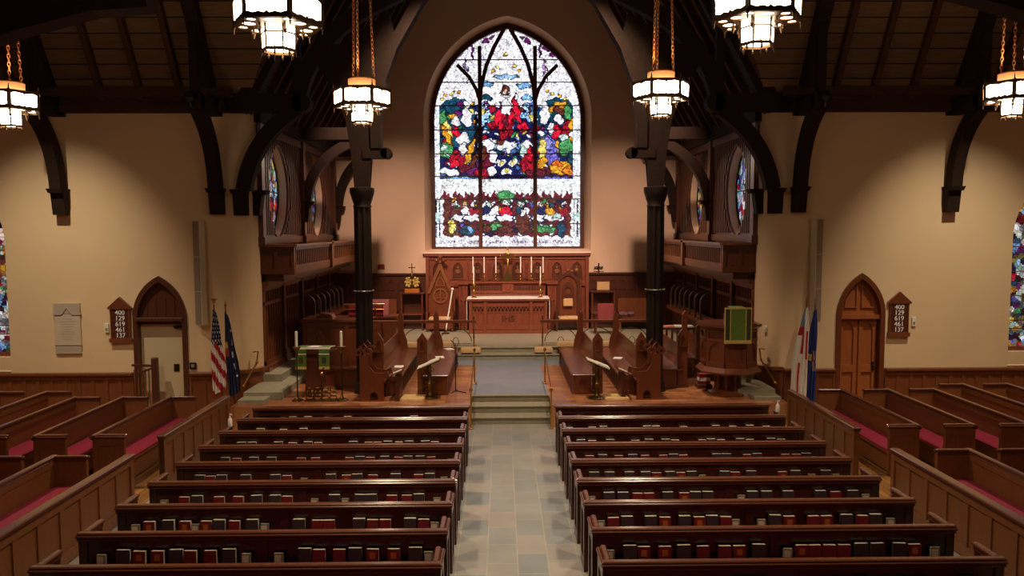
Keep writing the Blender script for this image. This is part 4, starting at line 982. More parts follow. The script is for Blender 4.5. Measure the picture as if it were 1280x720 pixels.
MB().box(-.4, .4, -.3, .2, .36, .42).build('seat', M['stall'], t); MB().bbox(-.36, .36, -.28, .18, .42, .5, .03).build('seat_cushion', M['tan'], t, 40)
MB().bbox(-.17, .17, .06, .14, .85, 1.12, .03).build('back_cushion', M['tan'], t, 40)
def credence(name, lb, loc, w, d, hs, grp=None):
    t = thing(name, lb, 'table', loc, 0, grp)
    MB().bbox(-w / 2, w / 2, -d / 2, d / 2, hs[0] - .05, hs[0], .012).build('table_top', M['darkoak'], t)
    for h in hs[1:]: MB().bbox(-w / 2 + .03, w / 2 - .03, -d / 2, d / 2, h - .04, h, .01).build('shelf', M['stall'], t)
    MB().box(-w / 2 + .02, w / 2 - .02, d / 2 - .03, d / 2, 0, hs[0]).build('back_panel', M['darkoak'], t)
    for x in (-1, 1):
        for y in (-1, 1): MB().lathe([(.03, 0), (.035, hs[0] * .3), (.022, hs[0] * .5), (.035, hs[0] * .8), (.03, hs[0] - .05)], (x * (w / 2 - .06), y * (d / 2 - .05), 0), 8).build('leg', M['stall'], t, 40)
    return t
credence('credence_table', 'dark wooden credence table under the gilded crest, against the back panelling', (-3.36, 27.6, .82), .85, .5, (1.33, .58), 'credence tables')
credence('credence_table', 'dark wooden credence table holding the pale framed card, right of the altar', (3.4, 27.6, .82), .9, .5, (1.36, .6), 'credence tables')
t = thing('gilded_crest', 'two-lobed gilded openwork crest topped by a cross on the credence table', 'ornament', (-3.36, 27.6, 2.15))
mb = MB()
for s in (-1, 1):
    for k in range(7):
        a = k * .9; mb.sphere((s * (.13 + .1 * cs(a)), .03 * sn(k * 2), .36 + .15 * sn(a)), .05, 6)
    mb.tube([(s * (.13 + .07 * cs(a_)), 0, .35 + .1 * sn(a_)) for a_ in [2 * PI * i / 10 for i in range(10)]], .03, 6, True); mb.sphere((s * .13, 0, .35), .05, 8)
mb.build('lobe', M['galoon'], t, 60)
MB().bbox(-.26, .26, -.1, .1, 0, .13).build('base', M['gilt'], t)
MB().lathe([(.05, .13), (.03, .3), (.06, .52), (.09, .6), (.03, .7), (.02, .74)], n=10).box(-.015, .015, -.012, .012, .72, 1.0).box(-.1, .1, -.012, .012, .86, .89).sphere((-.1, 0, .875), .025, 6).sphere((.1, 0, .875), .025, 6).sphere((0, 0, 1.0), .025, 6).build('cross_finial', M['dullbrass'], t, 50)
t = thing('framed_card', 'pale framed card leaning upright on the right-hand credence table', 'frame', (3.42, 27.55, 2.18))
MB().prism([(-.25, 0), (.25, 0), (.25, .36), (-.25, .36)], 0, .03, holes=[[(-.22, .03), (.22, .03), (.22, .33), (-.22, .33)]]).build('frame', M['darkoak'], t); MB().box(-.22, .22, .012, .025, .03, .33).build('card', M['tan'], t)
t = thing('wall_cross', 'small black iron cross standing on the panelling right of the altar', 'cross', (3.3, 27.92, 2.81))
MB().box(-.02, .02, -.015, .015, 0, .3).box(-.12, .12, -.015, .015, .17, .21).sphere((0, 0, .31), .03, 6).sphere((-.13, 0, .19), .03, 6).sphere((.13, 0, .19), .03, 6).box(-.18, .18, -.012, .012, .02, .05).build('cross_arms', M['blackplastic'], t)
t = thing('armchair', 'modern armchair with reddish leather back, right of the altar behind the rail', 'chair', (3.3, 26.2, .82))
MB().bbox(-.28, .28, -.26, -.18, .5, 1.06, .03).build('backrest', M['chairred'], t, 40)
MB().bbox(-.27, .27, -.2, .3, .42, .52, .03).build('seat', M['chairred'], t, 40)
for s in (-1, 1):
    MB().box(s * .32 - .03, s * .32 + .03, -.24, .28, .64, .68).box(s * .32 - .025, s * .32 + .025, -.24, -.19, 0, .66).box(s * .32 - .025, s * .32 + .025, .2, .25, 0, .66).build('arm', M['darkoak'], t)
def bench(lb, loc, w):
    t = thing('panel_bench', lb, 'bench', loc)
    MB().box(-w / 2, w / 2, .15, .2, .35, 1.1).build('backrest', M['oak'], t); MB().box(-w / 2, w / 2, -.2, .2, .4, .45).build('seat', M['oak'], t)
    for x in (-w / 2 + .03, w / 2 - .03): MB().box(x - .03, x + .03, -.2, .2, 0, .62).build('end_panel', M['oak'], t)
bench('plain wooden bench with low back against the panelling, right of the armchair', (4.58, 27.3, .82), 1.3)
bench('plain wooden bench with low back against the panelling, left of the credence table', (-4.5, 27.3, .82), 1.2)
t = thing('garment_pile', 'crumpled purplish cloth heaped on the bench right of the armchair', 'cloth', (4.2, 27.2, 1.27))
mb = MB()
for k in range(7): mb.sphere((rb.uniform(-.2, .2), rb.uniform(-.1, .1), rb.uniform(.11, .16)), rb.uniform(.08, .13), 8, .7)
mb.build('folds', plain('purple_cloth', rgb(120, 84, 96), .9, noise=.3, nscale=14), t, 60)
t = thing('processional_torch', 'white staff leaning beside the altar in a floor stand', 'staff', (-1.95, 26.5, .82))
MB().tube([(-.16, -.1, .04), (.08, .05, 1.5)], .022, 8).sphere((.085, .05, 1.52), .05, 8).build('shaft', M['white'], t, 40)
MB().box(-.14, .02, .02, .05, 1.42, 1.46).lathe([(.14, 0), (.14, .03), (.03, .06), (.02, .2)], (-.16, -.1, 0), 12).build('stand', M['dullbrass'], t, 40)
t = thing('wall_sign', 'small dark red plaque on the chancel wall above the left panelling', 'sign', (-4.5, 27.98, 2.98))
MB().bbox(-.12, .12, -.02, 0, -.01, .15, .01).build('plate', M['bookred'], t)

# altar rail with brass posts
for s in (-1, 1):
    t = thing('altar_rail', f'wooden communion rail on brass posts, {SIDE[s]} of the altar gap', 'rail', (s * 1.0, 23.24, 0), 0, 'communion rails')
    a, b = sorted((0, s * 3.3)); MB().bbox(a - .03, b + .03, -.06, .06, 1.58, 1.66, .015).build('handrail', M['stall'], t)
    for k, x in enumerate((.03, 1.1, 2.2, 3.25)):
        MB().lathe([(.07, .66), (.07, .68), (.025, .72), (.022, 1.1), (.035, 1.14), (.022, 1.18), (.022, 1.5), (.04, 1.58), (.02, 1.6)] + ([(.02, 1.66), (.03, 1.7), (.015, 1.78), (.004, 1.8)] if k == 0 else []), (s * x, 0, 0), 10).build('post', M['brass'], t, 40)
    for x in (.35, .75):
        pass
    mb = MB()
    for x0, x1 in ((.1, 1.05), (1.15, 2.15), (2.25, 3.2)):
        cx = (x0 + x1) / 2; w = (x1 - x0) / 2
        mb.tube([(s * (cx + w * cs(PI * i / 14)), 0, 1.0 + .42 * sn(PI * i / 14)) for i in range(15)], .012, 6)
        mb.tube([(s * (cx + .09 * cs(2 * PI * i / 12)), 0, 1.0 + .14 * sn(2 * PI * i / 12)) for i in range(12)], .01, 6, True)
        mb.tube([(s * x0, 0, .95), (s * x1, 0, .95)], .01, 6)
    mb.build('scrollwork', M['dullbrass'], t, 40)
KN = [(-1.12, .6, 'short tan needlework kneeling cushion at the left altar rail'), (1.05, .55, 'short tan needlework kneeling cushion at the gap of the right altar rail'), (2.3, 1.75, 'long tan needlework kneeling cushion along the right altar rail'), (-2.4, 1.5, 'long tan needlework kneeling cushion along the left altar rail')]
for x, w, lb in KN:
    t = thing('kneeling_cushion', lb, 'cushion', (x, 23.06, .66), 0, 'altar rail kneelers')
    dz = .22 if w > 1.4 else .05
    MB().box(-w / 2 + .04, w / 2 - .04, -.08, .08, 0, dz - .01).build('plinth', M['darkoak'], t); MB().bbox(-w / 2, w / 2, -.11, .11, dz, dz + .16, .04).build('pad', M['tan'], t, 60)
# brass handrails at the chancel steps
for s in (-1, 1):
    t = thing('step_handrail', f'slender brass handrail beside the chancel steps, {SIDE[s]} of the aisle', 'handrail', (s * .88, 16.82, 0), 0, 'step handrails')
    MB().lathe([(.05, 0), (.05, .02), (.018, .04), (.018, .82), (.035, .85), (.035, .88), (.01, .92)], n=10).build('post', M['brass'], t, 40)
    MB().lathe([(.05, .5), (.05, .52), (.018, .54), (.018, 1.32), (.035, 1.35), (.035, 1.38), (.01, 1.42)], (-s * .0, 2.5, 0), 10).build('post', M['brass'], t, 40)
    MB().tube([(0, 0, .86), (0, 2.5, 1.36)], .014, 8).build('rail', M['dullbrass'], t, 40)

# ------------------------------------------------------------------ choir stalls (bench along y, facing the middle)
def stall(lb, s, xb, xs, y0, y1, z=.5, far=True):
    """xb: back line, xs: front edge of the seat (absolute distances from the middle)"""
    t = thing('choir_stall', lb, 'choir stall', (0, 0, z), 0, 'choir stalls')
    X = lambda x: s * x
    W = xb - xs
    def poly_end(hb, ha):
        return [(X(xb + .05), 0), (X(xs), 0), (X(xs), ha), (X(xb - .22), ha), (X(xb - .2), ha + .2), (X(xb - .1), ha + .5), (X(xb - .1), hb - .12), (X(xb - .02), hb), (X(xb + .05), hb - .12)]
    # near end
    def poly_near(hb, ha):
        p = [(X(xb - .16), 0), (X(xb + .08), 0), (X(xb + .08), hb - .18), (X(xb - .04), hb), (X(xb - .16), hb - .18)]
        return p
    n = MB().prism(poly_near(1.46, .45), y0 + .05, y0 + .13).box(*sorted((X(xb - .22), X(xb + .08))), y0 + .03, y0 + .15, 0, .06).build('finial_post', M['stall'], t)
    MB().prism(arch(*sorted((X(xb - .13), X(xb + .05))), 1.0, 1.16, 1.34, 6), y0 + .02, y0 + .05, holes=[[(p[0], max(p[1], 1.02)) for p in arch(*sorted((X(xb - .09), X(xb + .01))), 1.0, 1.16, 1.28, 6)]]).build('tracery', M['stall'], n)
    e = MB().box(*sorted((X(xb - .2), X(xs))), y0 - .04, y0 + .04, 0, .42).build('end_panel', M['stall'], t)
    a, b = sorted((X(xb - .24), X(xs + .08))); MB().box(a, b, y0 - .055, y0 - .04, .02, .09).box(a, b, y0 - .055, y0 - .04, .34, .42).box(a, a + .06, y0 - .055, y0 - .04, .09, .34).box(b - .06, b, y0 - .055, y0 - .04, .09, .34).build('moulding', M['stall'], e)
    pts = poly_end(1.52, .48)
    if far: MB().prism(pts, y1 - .1, y1).build('end_panel', M['stall'], t)
    # curved back
    bk = [(X(xb - .12), .42), (X(xb - .02), .6), (X(xb + .04), .95), (X(xb + .07), .95), (X(xb + .05), .4)]
    MB().prism(bk, y0 + .1, y1 - .05).build('backrest', M['stall'], t)
    a, b = sorted((X(xb - .05), X(xs - .02))); MB().bbox(a, b, y0 - .05, y1 - .08, .42, .47, .012).build('seat', M['pewrail'], t)
    mb = MB()
    k = y0 + .14
    while k < y1 - .1: mb.box(*sorted((X(xs + .02), X(xs + .05))), k - .05, k + .05, .02, .42); k += .27
    mb.box(*sorted((X(xs + .02), X(xs + .05))), y0, y1 - .1, .0, .05)
    mb.build('seat_front', M['stall'], t)
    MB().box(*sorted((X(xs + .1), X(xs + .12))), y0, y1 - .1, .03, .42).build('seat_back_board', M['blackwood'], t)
    return t
for s in (-1, 1):
    stall(f'choir stall bench nearest the chancel middle, {SIDE[s]} side', s, 2.1, 1.47, 18.08, 22.35)
    stall(f'choir stall bench between the inner bench and the column, {SIDE[s]} side', s, 3.12, 2.55, 18.05, 22.35)
stall('choir stall bench outside the right column, beside the pulpit', 1, 4.25, 3.62, 18.7, 22.3)
stall('short choir stall behind the pulpit by the organ case', 1, 5.1, 4.5, 20.3, 22.3)
# clergy seats in front of the columns, trefoil finials and scrolled arms
for s in (-1, 1):
    t = thing('clergy_seat', f'carved end-on clergy seat with trefoil finial in front of the {SIDE[s]} column', 'seat', (s * 3.2, 17.4, .5), 0, 'clergy seats')
    P = lambda x: -s * x
    for y in (0, .5):
        hole = arch(*sorted((P(.02), P(.2))), .03, .1, .22, 6)
        prof = [(P(-.2), 0), (P(.34), 0), (P(.34), .5), (P(.46), .56), (P(.44), .68), (P(.32), .64), (P(.12), .66), (P(.02), .8), (P(.0), 1.05), (P(-.2), 1.05)]
        MB().prism(prof, y, y + .06, holes=[hole] if y == 0 else ()).build('end_panel', M['stall'], t)
        mb = MB()
        for dx, dz in ((-.1, 1.2), (-.22, 1.12), (.02, 1.12)): mb.prism(ellipse(P(dx), dz, .085, .085, 12), y, y + .06, holes=[ellipse(P(dx), dz, .04, .04, 8)])
        mb.prism([(P(-.14), 1.24), (P(-.06), 1.24), (P(-.1), 1.34)], y, y + .06)
        mb.build('finial', M['stall'], t)
    MB().box(*sorted((P(-.18), P(-.12))), .06, .5, .3, 1.0).build('backrest', M['stall'], t); MB().box(*sorted((P(-.12), P(.34))), .06, .5, .38, .43).build('seat', M['stall'], t)
    t2 = thing('prayer_desk', f'small dark prayer desk in front of the clergy seat, {SIDE[s]} side', 'desk', (s * 2.56, 17.4, .5), 0, 'prayer desks')
    MB().box(-.05, .05, 0, .5, 0, .58).build('desk_panel', M['darkoak'], t2)
    MB().add([(P(-.14) , -.02, .57), (P(.14), -.02, .69), (P(.14), .52, .69), (P(-.14), .52, .57), (P(-.14), -.02, .6), (P(.14), -.02, .72), (P(.14), .52, .72), (P(-.14), .52, .6)], [(0, 1, 2, 3), (4, 5, 6, 7), (0, 1, 5, 4), (1, 2, 6, 5), (2, 3, 7, 6), (3, 0, 4, 7)]).build('desk_top', M['stall'], t2)
    p = thing('open_booklet', f'white booklet lying open on the prayer desk, {SIDE[s]} side', 'booklet', (s * 2.56, 17.5, 1.16), 0, 'booklets on the prayer desks')
    p.rotation_euler = (0, s * .4, 0); MB().box(-.1, .1, -.07, .0, 0, .015).box(-.1, .1, .004, .07, 0, .015).build('pages', M['paper'], p)
for x, y, r, lb in ((-1.85, 20.6, .2, 'white sheet of paper on the seat of the inner left choir stall'), (-2.75, 19.2, .1, 'white sheet of paper on the seat of the outer left choir stall'), (2.86, 20.3, -.3, 'white sheet of paper on the seat of the outer right choir stall'), (-1.7, 22.0, .5, 'white folded sheet at the far end of the inner left choir stall')):
    t = thing('paper_sheet', lb, 'paper', (x, y, .974), r, 'papers on the choir stalls'); MB().box(-.11, .11, -.15, .15, 0, .008).build('sheet', M['white'], t)
# ------------------------------------------------------------------ pulpit
t = thing('pulpit', 'six-sided carved wooden pulpit with green hanging, right of the chancel', 'pulpit', (5.1, 18.0, .5))
octo = lambda r, rot=PI / 8: [(r * cs(rot + PI / 4 * k), r * sn(rot + PI / 4 * k)) for k in range(8)]
def orings(mb, prof, n=8, rot=PI / 8): return mb.lathe(prof, (0, 0, 0), n, 'z', None, rot)
orings(MB(), [(.46, 0), (.46, .05), (.36, .09), (.3, .14), (.2, .2), (.18, .42), (.34, .52)]).build('stem', M['stall'], t)
for k in range(8):
    a = PI / 8 + PI / 4 * k; MB().lathe([(.04, .06), (.045, .1), (.035, .42), (.05, .5)], (.27 * cs(a), .27 * sn(a), 0), 8).build('colonnette', M['stall'], t, 40)
orings(MB(), [(.36, .5), (.74, .56), (.76, .6), (.7, .66), (.66, .7)]).build('base_moulding', M['stall'], t)
mb = orings(MB(), [(.62, .7), (.62, 1.55)])
for k in range(8):
    a = PI / 4 * k; w = .62 * math.tan(PI / 8) * cs(PI / 8) * .98 ; R = .62 * cs(PI / 8)
    mt = Matrix.Rotation(a + PI / 2, 4, 'Z')
    for q in ((-w, .72), (w - .06, .72)): mb.box(q[0], q[0] + .06, -R - .03, -R + .02, .72, 1.55, mt)
    mb.box(-w, w, -R - .036, -R + .02, .705, .8, mt); mb.box(-w, w, -R - .036, -R + .02, 1.3, 1.36, mt); mb.box(-w, w, -R - .036, -R + .02, 1.5, 1.548, mt)
    mb.prism([(-w + .05, .8), (w - .05, .8), (w - .05, 1.3), (-w + .05, 1.3)], -R - .025, -R + .01, 'y', mt, holes=[[(p[0], max(p[1], .83)) for p in arch(-w + .08, w - .08, .83, 1.05, 1.26, 7)]])
mb.build('drum', M['stall'], t)
orings(MB(), [(.64, 1.55), (.7, 1.6), (.74, 1.63), (.74, 1.68), (.6, 1.68)]).build('book_ledge', M['pewrail'], t)
MB().box(-.24, .44, -.7, -.4, 1.7, 1.74).box(-.24, .44, -.46, -.4, 1.74, 1.95).build('desk', M['stall'], t)
g = thing('pulpit_hanging', 'green damask hanging with gold fringe over the front of the pulpit', 'hanging', (5.1, 17.3, .59))
MB().bbox(-.17, .17, -.035, -.005, 1.27, 2.0, .004).add([(-.17, -.03, 2.0), (.17, -.03, 2.0), (.17, .3, 2.02), (-.17, .3, 2.02)], [(0, 1, 2, 3)]).build('green_panel', M['green'], g)
for s in (-1, 1):
    MB().box(s * .235 - .055, s * .235 + .055, -.033, -.005, 1.27, 2.0).build('brocade_strip', M['orphrey'], g)
    for x in (.175, .295): MB().box(s * x - .009, s * x + .009, -.038, -.003, 1.27, 2.0).build('braid', M['galoon'], g)
MB().box(-.305, .305, -.04, -.002, 1.2, 1.28).build('fringe', M['galoon'], g); MB().box(-.305, .305, -.036, -.0, 1.98, 2.01).build('top_braid', M['galoon'], g)
# steps and rail up to the pulpit
tag(MB().bbox(4.54, 4.9, 18.58, 18.82, .5, .6, .012).build('low_shelf', M['darkoak']), 'low dark shelf on the parquet behind the pulpit foot', 'shelf')
for k, (m, lb) in enumerate(((M['bookred'], 'red book lowest in the pile behind the pulpit foot'), (M['white'], 'white book in the middle of the pile behind the pulpit foot'), (M['bookred'], 'red book on top of the pile behind the pulpit foot'))):
    t = thing('thick_book', lb, 'book', (4.72, 18.7, .6 + .085 * k), .1 * (k - 1), 'books piled behind the pulpit foot')
    MB().box(-.14, .14, -.1, .1, 0, .012).box(-.14, .14, -.1, .1, .072, .084).box(-.14, -.125, -.1, .1, .012, .072).box(-.14, .14, -.1, -.096, .012, .072).build('cover', m, t); MB().box(-.125, .135, -.095, .095, .012, .072).build('pages', M['paper'], t)
t = thing('pulpit_rail', 'pale painted stair side panel behind the pulpit', 'railing', (5.75, 18.5, .66))
MB().prism([(-.05, .0), (.06, .0), (.08, 1.3), (.02, 1.38), (-.05, 1.2)], 0, .06).build('panel', M['dullbrass'], t); MB().tube([(-.08, -.02, 1.4), (.12, -.02, 1.48)], .025).build('rail', M['pewrail'], t)

# ------------------------------------------------------------------ left lectern, torches, console
t = thing('lectern', 'wooden lectern with green hangings over its slanting desk, left of the chancel', 'lectern', (-4.55, 18.1, .5))
MB().box(-.22, .14, -.12, .12, .08, .95).bbox(-.32, .24, -.2, .2, 0, .08, .02).box(-.26, .18, -.16, .16, .82, .9).build('post', M['stall'], t)
tilt = Matrix.Translation((0, 0, 1.06)) @ Matrix.Rotation(-.1, 4, 'X')
MB().box(-.42, .46, -.3, .26, 0, .05, tilt).box(-.42, .46, -.3, -.26, .05, .09, tilt).build('desk', M['pewrail'], t)
MB().box(-.4, .42, -.335, .24, .09, .105, tilt).box(-.4, .42, -.335, -.315, .05, .1, tilt).build('white_cloth', M['white'], t)
for x in (-.25, .28):
    h = MB().box(x - .12, x + .12, -.345, -.325, .68, 1.14).box(x - .12, x + .12, -.325, .24, .106, .112, tilt).build('green_hanging', M['green'], t)
    MB().box(x - .05, x + .05, -.35, -.34, .82, .96).build('medallion', M['orphrey'], h); MB().box(x - .12, x + .12, -.352, -.34, .68, .74).build('fringe', M['galoon'], h); MB().box(x - .12, x + .12, -.35, -.34, 1.02, 1.04).build('braid', M['white'], h)
for s, x in ((-1, -4.84), (1, -3.83)):
    t = thing('floor_candlestick', f'tall dark floor candlestick with white candle, {"left" if s < 0 else "right"} of the wooden lectern', 'candlestick', (x, 17.55, .5), 0, 'candles beside the lectern')
    MB().lathe([(.13, 0), (.13, .02), (.05, .05), (.02, .1), (.014, .2), (.014, .98), (.03, 1.0)], n=12).build('stand', M['blackplastic'], t, 40)
    MB().lathe([(.02, 1.0), (.035, 1.08), (.02, 1.12), (.05, 1.17), (.09, 1.22), (.1, 1.235), (.03, 1.24)], n=14).build('bowl', M['dullbrass'], t, 40)
    MB().lathe([(.032, 1.24), (.032, 1.58), (.006, 1.59)], n=12).build('candle', M['wax'], t, 50)
    MB().lathe([(.05, .0), (.05, .06), (.02, .12)], (0, -.1, 0), 10).build('foot_knob', M['brass'], t, 40)
t = thing('flower_stand', 'ornate openwork brass stand at the foot of the lectern', 'stand', (-4.3, 17.55, .5))
mb = MB()
for k in range(3):
    for j in range(4):
        x = -.27 + .18 * j; z = .06 + .09 * k; mb.tube([(x + .075 * cs(2 * PI * i / 10), .03 * sn(i + k), z + .055 * sn(2 * PI * i / 10)) for i in range(10)], .014, 6, True)
mb.build('scrollwork', M['dullbrass'], t, 40); MB().box(-.36, .36, -.12, .12, 0, .02).build('base', M['dullbrass'], t)
MB().tube([(.05, 0, .3), (.02, 0, .5), (.06, 0, .75)], .02).sphere((.02, 0, .62), .05, 8).build('stem', M['brass'], t, 40)
t = thing('lectern_bench', 'low dark wooden bench with sloping top right of the wooden lectern', 'bench', (-4.0, 19.1, .5))
MB().box(-.55, .4, -.2, .2, .42, .48).build('seat', M['pewrail'], t); MB().box(-.5, .35, -.18, .18, .02, .42).bbox(-.6, .42, -.22, .22, 0, .06, .01).build('body', M['stall'], t)
t = thing('organ_console', 'large wooden organ console behind the lectern, left of the column', 'organ console', (-4.65, 20.8, .5))
mb = MB().box(-.85, .85, 0, .9, 0, 1.42)
for x in (-.82, -.3, .3, .82): mb.box(x - .05, x + .05, -.03, 0, .05, 1.42)
mb.box(-.85, .85, -.034, 0, 0, .12).box(-.85, .85, -.034, 0, 1.3, 1.415); mb.build('case', M['stall'], t)
MB().prism(arch(-.56, -.3, .62, .95, 1.18, 7), -.05, -.02, holes=[[(p[0], max(p[1], .65)) for p in arch(-.52, -.34, .65, .95, 1.13, 7)]]).build('carved_arch', M['pewlight'], t)
MB().bbox(-.92, .92, -.08, .95, 1.42, 1.49, .015).build('lid', M['pewrail'], t)
MB().prism([(-.6, 1.49), (-.1, 1.49), (-.15, 1.58), (-.4, 1.62)], .2, .6).build('music_hump', M['stall'], t)
t = thing('manual_rail', 'red backed brass rail rack standing on the organ console', 'rack', (-4.25, 21.25, 1.995))
MB().box(-.15, .8, .1, .14, 0, .3).build('red_back', M['bookred'], t)
MB().tube([(-.25, 0, .34), (.85, 0, .34)], .022).tube([(-.3, 0, .2), (.85, 0, .2)], .012).tube([(.2, 0, 0), (.2, 0, .34)], .012).tube([(.62, 0, 0), (.62, 0, .34)], .014).build('rail', M['brass'], t, 40)
for s in (-1, 1):
    t = thing('ribbed_seat_back', f'row of seven dark curved ribs along the organ case, {SIDE[s]} side', 'stall seats', (s * 5.8, 22.1, .84), 0, 'curved stall ribs')
    MB().box(-.1, .1, -.2, 4.6, 0, .95).build('seat_bank', M['darkoak'], t)
    for k in range(7):
        y = .1 + k * .65; p = [(-s * .28, y, .9), (-s * .28, y, 1.42)] + [(-s * (.28 - .3 + .3 * cs(a)), y, 1.42 + .25 * sn(a)) for a in [PI / 2 * i / 6 for i in range(1, 7)]]
        MB().sweep(p, (0, 1, 0), .07, .05).build('rib', M['silver'], t)
    MB().box(*sorted((-s * .3, -s * .1)), -.2, 4.6, .8, .92).build('desk_rail', M['stall'], t)
t = thing('music_desk', 'pale red wooden music desk beside the left column', 'desk', (-4.25, 24.2, .5))
MB().box(-.5, .75, 0, .7, 0, 1.12).box(-.55, .8, -.04, .72, 1.12, 1.18).build('body', M['stall'], t)
MB().box(-.45, .5, 0, .03, 0, .52, Matrix.Translation((0, .18, 1.19)) @ Matrix.Rotation(-.35, 4, 'X')).box(-.28, .33, -.012, 0, .4, .43, Matrix.Translation((0, .18, 1.19)) @ Matrix.Rotation(-.35, 4, 'X')).build('slanted_board', M['chairred'], t)
MB().tube([(.35, -.12, .0), (.35, -.12, .9), (.3, -.1, 1.18)], .014).build('lamp_arm', M['iron'], t)
t = thing('choir_desk', 'dark slatted desk right of the right column', 'desk', (4.95, 22.6, .5))
MB().box(-.55, .55, 0, .45, .92, .98).build('desk_top', M['darkoak'], t); mb = MB()
for k in range(7): mb.box(-.5 + k * .16, -.44 + k * .16, 0, .04, 0, .92)
mb.box(-.55, .55, 0, .05, 0, .12); mb.build('slatted_front', M['darkoak'], t)
for x, y, r, m, lb in ((4.72, 22.75, .3, M['pink'], 'pink covered score lying on the slatted desk right of the column'), (5.0, 22.8, -.4, M['white'], 'white sheet music spread on the slatted desk right of the column'), (5.28, 22.75, .2, M['white'], 'white sheet at the outer end of the slatted desk')):
    t = thing('score', lb, 'sheet music', (x, y, 1.48), r, 'scores on the slatted desk')
    MB().box(-.15, .15, -.1, .1, 0, .03).box(-.12, .14, -.09, .06, .03, .05).build('pages', m, t)
# brass reading desks either side of the steps
for s in (-1, 1):
    x = -1.86 if s < 0 else 1.98
    t = thing('reading_stand', f'brass reading stand with slanted pale desk, {SIDE[s]} of the chancel steps', 'lectern', (x, 17.75 if s < 0 else 17.6, .5), 0, 'brass reading stands')
    MB().lathe([(.2, 0), (.2, .02), (.08, .06), (.05, .1), (.045, .3), (.07, .34), (.045, .38), (.045, .68), (.06, .72), (.03, .76)], n=14).build('column', M['dullbrass'], t, 40)
    mb = MB()
    for k in range(4):
        for q in (-1, 1): mb.tube([(q * (.07 + .035 * cs(2 * PI * i / 8)), 0, .15 + .17 * k + .05 * sn(2 * PI * i / 8)) for i in range(8)], .009, 5, True)
    mb.build('scrollwork', M['dullbrass'], t, 40)
    mt = Matrix.Translation((0, 0, .78)) @ Matrix.Rotation(-s * .38 if False else (.0), 4, 'X') @ Matrix.Rotation(s * .4 if s > 0 else -.4, 4, 'Y')
    MB().box(-.28, .28, -.22, .22, 0, .025, mt).build('desk', M['dullbrass'], t); MB().box(-.27, .27, -.2, .2, .026, .045, mt).box(-.02, .27, -.2, .2, .045, .055, mt).build('open_book', M['paper'], t)
    c = thing('floor_cushion', f'tan patterned kneeling cushion on the parquet beside the brass reading stand, {SIDE[s]} side', 'cushion', (x - .35 if s < 0 else x + .45, 17.6 if s < 0 else 17.55, .5), .1 * s, 'parquet cushions')
    MB().bbox(-.3, .25, -.2, .25, 0, .07, .03).build('pad', M['tan'], c, 60); MB().box(-.2, .15, -.12, .17, .07, .074).build('border_stitching', M['galoon'], c)
t = thing('microphone_stand', 'thin black microphone stand beside the inner left choir stall', 'microphone stand', (-1.3, 18.35, .5))
MB().tube([(0, 0, .02), (0, 0, 1.15)], .012).tube([(0, 0, 1.15), (-.1, 0, 1.25)], .01).build('pole', M['blackplastic'], t); MB().tube([(-.1, -.15, .015), (0, 0, .04), (.25, -.12, .015)], .012).tube([(0, 0, .04), (.02, .25, .015)], .012).build('tripod_base', M['blackplastic'], t)

# ------------------------------------------------------------------ flags
def flag(lb, loc, lean, h, colour, length, s, width=.3, fringe=True, tip='spear'):
    t = thing('flag', lb, 'flag', loc, 0, None)
    top = Vector((lean, 0, h))
    MB().tube([(0, 0, .1), top], .016, 8).build('pole', M['pewlight'], t)
    mb = MB().lathe([(.17, 0), (.17, .04), (.1, .08), (.05, .12), (.03, .22)], n=14).build('stand', M['dullbrass'], t, 40)
    fm = MB()
    if tip == 'eagle': fm.sphere(top + Vector((0, 0, .05)), .035, 6).add([top + Vector(p) for p in ((-.09, 0, .14), (.09, 0, .14), (0, 0, .05), (0, .02, .1))], [(0, 1, 2), (0, 3, 1), (0, 2, 3), (1, 3, 2)])
    else: fm.lathe([(.018, 0), (.03, .05), (.003, .17)], top, 8)
    fm.build('finial', M['brass'], t)
    # cloth gathered in vertical folds, widening and hanging from the upper pole
    NU, NV = 44, 40; vs, fs, cols = [], [], []
    for j in range(NV + 1):
        b = j / NV
        for i in range(NU + 1):
            a = i / NU
            z = h - .1 - b * length * (1 - .12 * a) - a * .06
            sp = width * (.18 + .82 * min(1, b * 1.6) ** .7)
            x = lean * (z / h) + s * (a - .28) * sp + .01 * sn(9 * b + 7 * a)
            y = -.03 - .05 * abs(sn(a * 4.5 * PI)) * (.3 + b) - .02 * sn(6 * b)
            vs.append((x, y, z))
    for j in range(NV):
        for i in range(NU):
            k = j * (NU + 1) + i; fs.append((k, k + 1, k + NU + 2, k + NU + 1)); cols.append(colour((i + .5) / NU, (j + .5) / NV))
    me = bpy.data.meshes.new('flag_cloth'); me.from_pydata(vs, [], fs); me.materials.append(M['flag']); set_hue(me, cols)
    for p in me.polygons: p.use_smooth = True
    o = bpy.data.objects.new('flag_cloth', me); COL.objects.link(o); o.parent = t
    return t
NAVY, FR, FW, FGOLD, BLUE = col(28, 32, 66), col(170, 28, 44), col(226, 214, 204), col(206, 164, 76), col(36, 52, 120)
def us(u, v):
    # hanging folds turn the stripes into slanting bands below the starred canton
    if v < .36 + .1 * u:
        return FW if (int(u * 9) + int(v * 22)) % 2 == 0 and (u * 9) % 1 > .45 and (v * 22) % 1 > .45 else NAVY
    k = u * 3.2 - v * 9
    return FR if int(math.floor(k)) % 2 else FW
def navy(u, v):
    if .36 < v < .52 and u < .35: return FGOLD if v < .42 else col(170, 60, 40)
    if abs(u - .72 - .1 * sn(v * 9)) < .05 and .2 < v < .8 and sn(v * 40) > 0: return FW
    return NAVY
